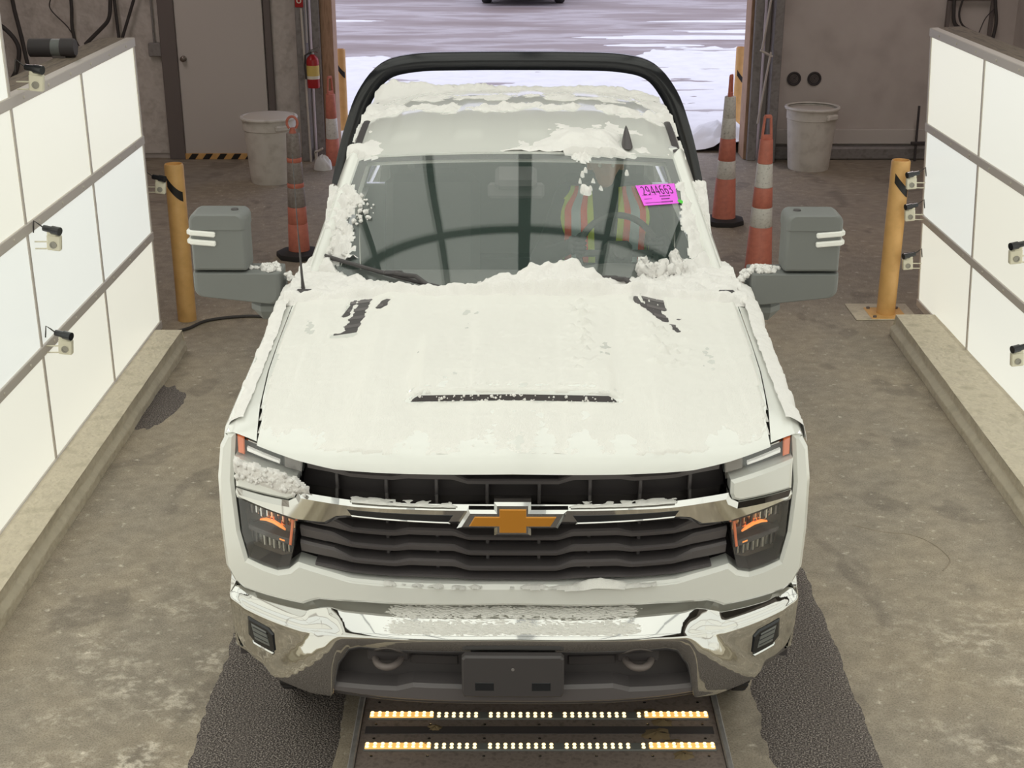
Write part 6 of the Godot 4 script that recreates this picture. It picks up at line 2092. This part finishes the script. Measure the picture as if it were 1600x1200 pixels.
func back_things() -> void:
	# fire extinguisher on the left jamb
	var t := thing("fire_extinguisher", "red fire extinguisher hung on the left jamb post", "fire extinguisher", Vector3(-2.235, 0.86, -15.69))
	var mb := MB.new()
	mb.lathe([Vector2(0, 0), Vector2(0.066, 0.0), Vector2(0.07, 0.015), Vector2(0.07, 0.30), Vector2(0.058, 0.335), Vector2(0.03, 0.36), Vector2(0.02, 0.37), Vector2(0, 0.372)], 24)
	obj("cylinder", mb, M.red, t)
	mb = MB.new()
	mb.lathe([Vector2(0.0712, 0.13), Vector2(0.0712, 0.25)], 24)
	obj("label_band", mb, M.tag_yellow, t)
	mb = MB.new()
	mb.lathe([Vector2(0.0716, 0.10), Vector2(0.0716, 0.135)], 24)
	obj("label_band", mb, M.tag_white, t)
	mb = MB.new()
	mb.tube([Vector3(0, 0.36, 0), Vector3(0, 0.40, 0)], 0.02, 10)
	mb.cbox(Vector3(0.02, 0.425, 0.01), Vector3(0.12, 0.015, 0.02), 0.004, Basis(Vector3.BACK, 0.35))
	mb.cbox(Vector3(0.02, 0.40, 0.01), Vector3(0.10, 0.012, 0.02), 0.004, Basis(Vector3.BACK, -0.1))
	obj("valve", mb, M.dull_chrome, t)
	mb = MB.new()
	mb.tube([Vector3(-0.02, 0.39, 0.02), Vector3(-0.075, 0.36, 0.03), Vector3(-0.085, 0.25, 0.03), Vector3(-0.08, 0.1, 0.03)], 0.011, 8)
	obj("hose", mb, M.cable, t)
	# red sign with a white ring, above it
	t = thing("extinguisher_sign", "small red sign with a white ring high on the left jamb", "sign", Vector3(-2.365, 1.80, -15.77))
	obj("plate", box_mb(Vector3(-0.045, -0.07, 0), Vector3(0.045, 0.10, -0.006), 0.002), M.red, t)
	mb = MB.new()
	mb.lathe([Vector2(0.028, 0.0), Vector2(0.028, 0.0015), Vector2(0.016, 0.0015), Vector2(0.016, 0)], 20, Transform3D(Basis(Vector3.RIGHT, PI / 2), Vector3(0, 0.0, 0.0)))
	obj("ring", mb, M.tag_white, t)
	# pale pull cord and conduit on the left jamb
	mb = MB.new()
	mb.tube([Vector3(-2.345, 1.72, -15.765), Vector3(-2.335, 1.2, -15.765), Vector3(-2.33, 0.7, -15.765), Vector3(-2.32, 0.0, -15.765)], 0.012, 8)
	tag(obj("conduit_pipe", mb, M.can_rim), "pale pipe running down the left jamb past the extinguisher", "pipe")
	mb = MB.new()
	mb.tube([Vector3(-2.285, 2.2, -15.73), Vector3(-2.29, 1.35, -15.73)], 0.006, 6)
	tag(obj("pull_cord", mb, M.can_rim), "thin pale cord hanging beside the left jamb", "cord")
	# pale bracket at the foot of the jamb
	mb = MB.new()
	mb.cbox(Vector3(-2.22, 0.14, -15.72), Vector3(0.11, 0.02, 0.05), 0.004, Basis(Vector3.BACK, 0.5))
	mb.cbox(Vector3(-2.25, 0.07, -15.72), Vector3(0.03, 0.14, 0.05), 0.004)
	tag(obj("jamb_bracket", mb, M.can_rim), "small pale angle bracket at the foot of the left jamb", "bracket")
	# snow lump blown in at the left jamb
	mb = MB.new()
	mb.grid(func(u, v):
		var a: float = TAU * u
		var e: float = PI / 2.0 * v
		var r: float = 1.0 + 0.2 * nz(cos(a) * 2.0, sin(a) * 2.0 + v, 1.5, 201)
		return Vector3(-2.13 + 0.10 * r * cos(e) * cos(a), 0.16 * r * sin(e), -15.36 + 0.09 * r * cos(e) * sin(a)), 20, 8, Vector3.UP, true, Vector3(-2.13, 0, -15.36))
	tag(obj("snow_lump", mb, M.snow), "white snow lump on the floor at the left jamb", "snow")
	# hazard strip under the door
	t = thing("hazard_strip", "black and yellow striped strip along the door threshold", "hazard tape", Vector3(-3.80, 0, -15.90))
	obj("backing", box_mb(Vector3(0, 0.0, 0), Vector3(1.0, 0.07, -0.02), 0.004), M.yellow, t)
	for k in 6:
		mb = MB.new()
		var x := 0.03 + 0.165 * k
		mb.fq(Vector3(x, 0.002, 0.001), Vector3(x + 0.08, 0.002, 0.001), Vector3(x + 0.13, 0.068, 0.001), Vector3(x + 0.05, 0.068, 0.001), Vector3.BACK)
		obj("stripe", mb, M.black_tape, t)
	# switch box left of the door
	t = thing("switch_box", "small grey switch box on the wall left of the door", "switch box", Vector3(-4.05, 1.25, -15.96))
	obj("box", box_mb(Vector3(-0.07, -0.075, 0), Vector3(0.07, 0.075, 0.06), 0.008), M.steel, t)
	mb = MB.new()
	mb.tube([Vector3(0, 0.075, 0.03), Vector3(0, 1.4, 0.03)], 0.012, 8)
	obj("conduit", mb, M.steel, t)
	# two round vents on the right
	for q in [[3.235, "left of two round black vents on the right back wall"], [3.468, "right of two round black vents on the right back wall"]]:
		t = thing("round_vent", q[1], "vent", Vector3(q[0], 0.915, -16.0), "round wall vents")
		mb = MB.new()
		mb.lathe([Vector2(0.078, 0), Vector2(0.08, 0.015), Vector2(0.07, 0.022), Vector2(0.062, 0.018), Vector2(0.058, 0.008), Vector2(0, 0.008)], 28, Transform3D(Basis(Vector3.RIGHT, PI / 2), Vector3.ZERO))
		obj("collar", mb, M.matte_black, t)
		for k in 3:
			mb = MB.new()
			mb.lathe([Vector2(0.048 - 0.015 * k, 0.008), Vector2(0.048 - 0.015 * k, 0.014), Vector2(0.042 - 0.015 * k, 0.014), Vector2(0.042 - 0.015 * k, 0.008)], 20, Transform3D(Basis(Vector3.RIGHT, PI / 2), Vector3.ZERO))
			obj("grid_ring", mb, M.dark_steel, t)
	# long-handled scraper leaning in the right corner
	t = thing("floor_squeegee", "black long-handled squeegee leaning on the right back wall", "squeegee", Vector3(4.66, 0, -15.80))
	mb = MB.new()
	mb.tube([Vector3(0, 0.0, 0), Vector3(0, 0.63, -0.04)], 0.014, 8)
	obj("handle", mb, M.matte_black, t)
	mb = MB.new()
	mb.cbox(Vector3(0.03, 0.21, 0.0), Vector3(0.19, 0.035, 0.03), 0.006)
	obj("blade", mb, M.matte_black, t)
	# hoses and cables hung on the right back wall
	for q in [["black hose hanging at the right corner above the light wall", [Vector3(4.93, 2.2, -15.9), Vector3(4.94, 1.75, -15.88), Vector3(4.97, 1.55, -15.88), Vector3(5.06, 1.48, -15.88)], 0.022], ["grey hose curving in a loop beside the black hose", [Vector3(5.12, 2.1, -15.86), Vector3(5.02, 1.8, -15.84), Vector3(5.0, 1.64, -15.84), Vector3(5.06, 1.52, -15.84), Vector3(5.2, 1.45, -15.84)], 0.012], ["straight black cable at the far right corner", [Vector3(5.36, 2.2, -15.88), Vector3(5.39, 1.8, -15.86), Vector3(5.43, 1.55, -15.86), Vector3(5.40, 1.3, -15.86)], 0.02], ["thin black wire sagging between the right hoses", [Vector3(5.4, 1.72, -15.85), Vector3(5.3, 1.6, -15.85), Vector3(5.24, 1.42, -15.85)], 0.006]]:
		mb = MB.new()
		var c := Curve3D.new()
		for i in q[1].size():
			var d: Vector3 = (q[1][mini(i + 1, q[1].size() - 1)] - q[1][maxi(i - 1, 0)]) / 6.0
			c.add_point(q[1][i], -d, d)
		mb.tube(Array(c.tessellate(4, 3.0)), q[2], 8)
		tag(obj("hanging_hose", mb, M.cable), q[0], "hose", "hoses and cables on the walls")
	t = thing("hose_rack", "dark square hose rack in the right back corner", "rack", Vector3(5.14, 1.6, -15.95))
	for x in [-0.24, 0.25]:
		obj("upright", box_mb(Vector3(x - 0.02, -0.3, 0), Vector3(x + 0.02, 0.55, 0.05), 0.004), M.dark_steel, t)
	obj("crossbar", box_mb(Vector3(-0.26, 0.185, 0), Vector3(0.27, 0.22, 0.05), 0.004), M.dark_steel, t)
	# cables and braces above the left light wall
	for q in [["thick black cable hanging at the far left edge", [Vector3(-5.54, 2.3, -15.8), Vector3(-5.55, 1.8, -15.8), Vector3(-5.50, 1.4, -15.8), Vector3(-5.46, 1.0, -15.8)], 0.024], ["black cable looping at the far left edge", [Vector3(-5.9, 1.62, -15.8), Vector3(-5.68, 1.5, -15.8), Vector3(-5.55, 1.3, -15.8), Vector3(-5.6, 1.05, -15.8), Vector3(-5.7, 0.9, -15.8)], 0.026], ["thin dark wire slanting on the left back wall", [Vector3(-5.08, 1.9, -15.85), Vector3(-5.16, 1.72, -15.85), Vector3(-4.98, 1.5, -15.85), Vector3(-4.88, 1.3, -15.85)], 0.007],
		["twisted black cable hanging behind the left light wall", [Vector3(-4.93, 2.3, -15.8), Vector3(-4.90, 1.8, -15.8), Vector3(-4.92, 1.5, -15.8), Vector3(-4.88, 1.2, -15.8)], 0.020], ["black hose slanting behind the top of the left light wall", [Vector3(-4.46, 1.9, -15.82), Vector3(-4.50, 1.62, -15.82), Vector3(-4.62, 1.48, -15.82), Vector3(-4.80, 1.32, -15.82)], 0.022], ["grey pipe standing behind the top corner of the left light wall", [Vector3(-4.44, 2.2, -15.84), Vector3(-4.43, 1.8, -15.84), Vector3(-4.42, 1.35, -15.84)], 0.018], ["brown slanted brace left of the door post", [Vector3(-4.18, 1.9, -15.86), Vector3(-4.28, 1.65, -15.86), Vector3(-4.39, 1.38, -15.86)], 0.018]]:
		mb = MB.new()
		var c := Curve3D.new()
		for i in q[1].size():
			var d: Vector3 = (q[1][mini(i + 1, q[1].size() - 1)] - q[1][maxi(i - 1, 0)]) / 6.0
			c.add_point(q[1][i], -d, d)
		mb.tube(Array(c.tessellate(4, 3.0)), q[2], 8)
		tag(obj("hanging_hose", mb, M.cable), q[0], "hose", "hoses and cables on the walls")
	# black barrel camera lying on top of the left wall
	t = thing("barrel_camera", "black cylindrical camera lying on top of the left light wall", "camera", Vector3(-2.70, 2.217, -8.50))
	mb = MB.new()
	mb.tube([Vector3(-0.22, 0, 0), Vector3(-0.215, 0, 0), Vector3(-0.08, 0, 0)], [0.045, 0.055, 0.055], 20)
	obj("barrel", mb, M.matte_black, t)
	mb = MB.new()
	mb.tube([Vector3(-0.08, 0, 0), Vector3(-0.025, 0, 0)], 0.0535, 20)
	obj("grey_ring", mb, M.mirror_grey, t)
	mb = MB.new()
	mb.tube([Vector3(-0.025, 0, 0), Vector3(0.05, 0, 0), Vector3(0.06, 0, 0)], [0.056, 0.056, 0.048], 20)
	obj("lens_hood", mb, M.matte_black, t)
	obj("clamp", box_mb(Vector3(-0.08, -0.06, -0.03), Vector3(0.0, -0.02, 0.03), 0.004), M.dark_steel, t)
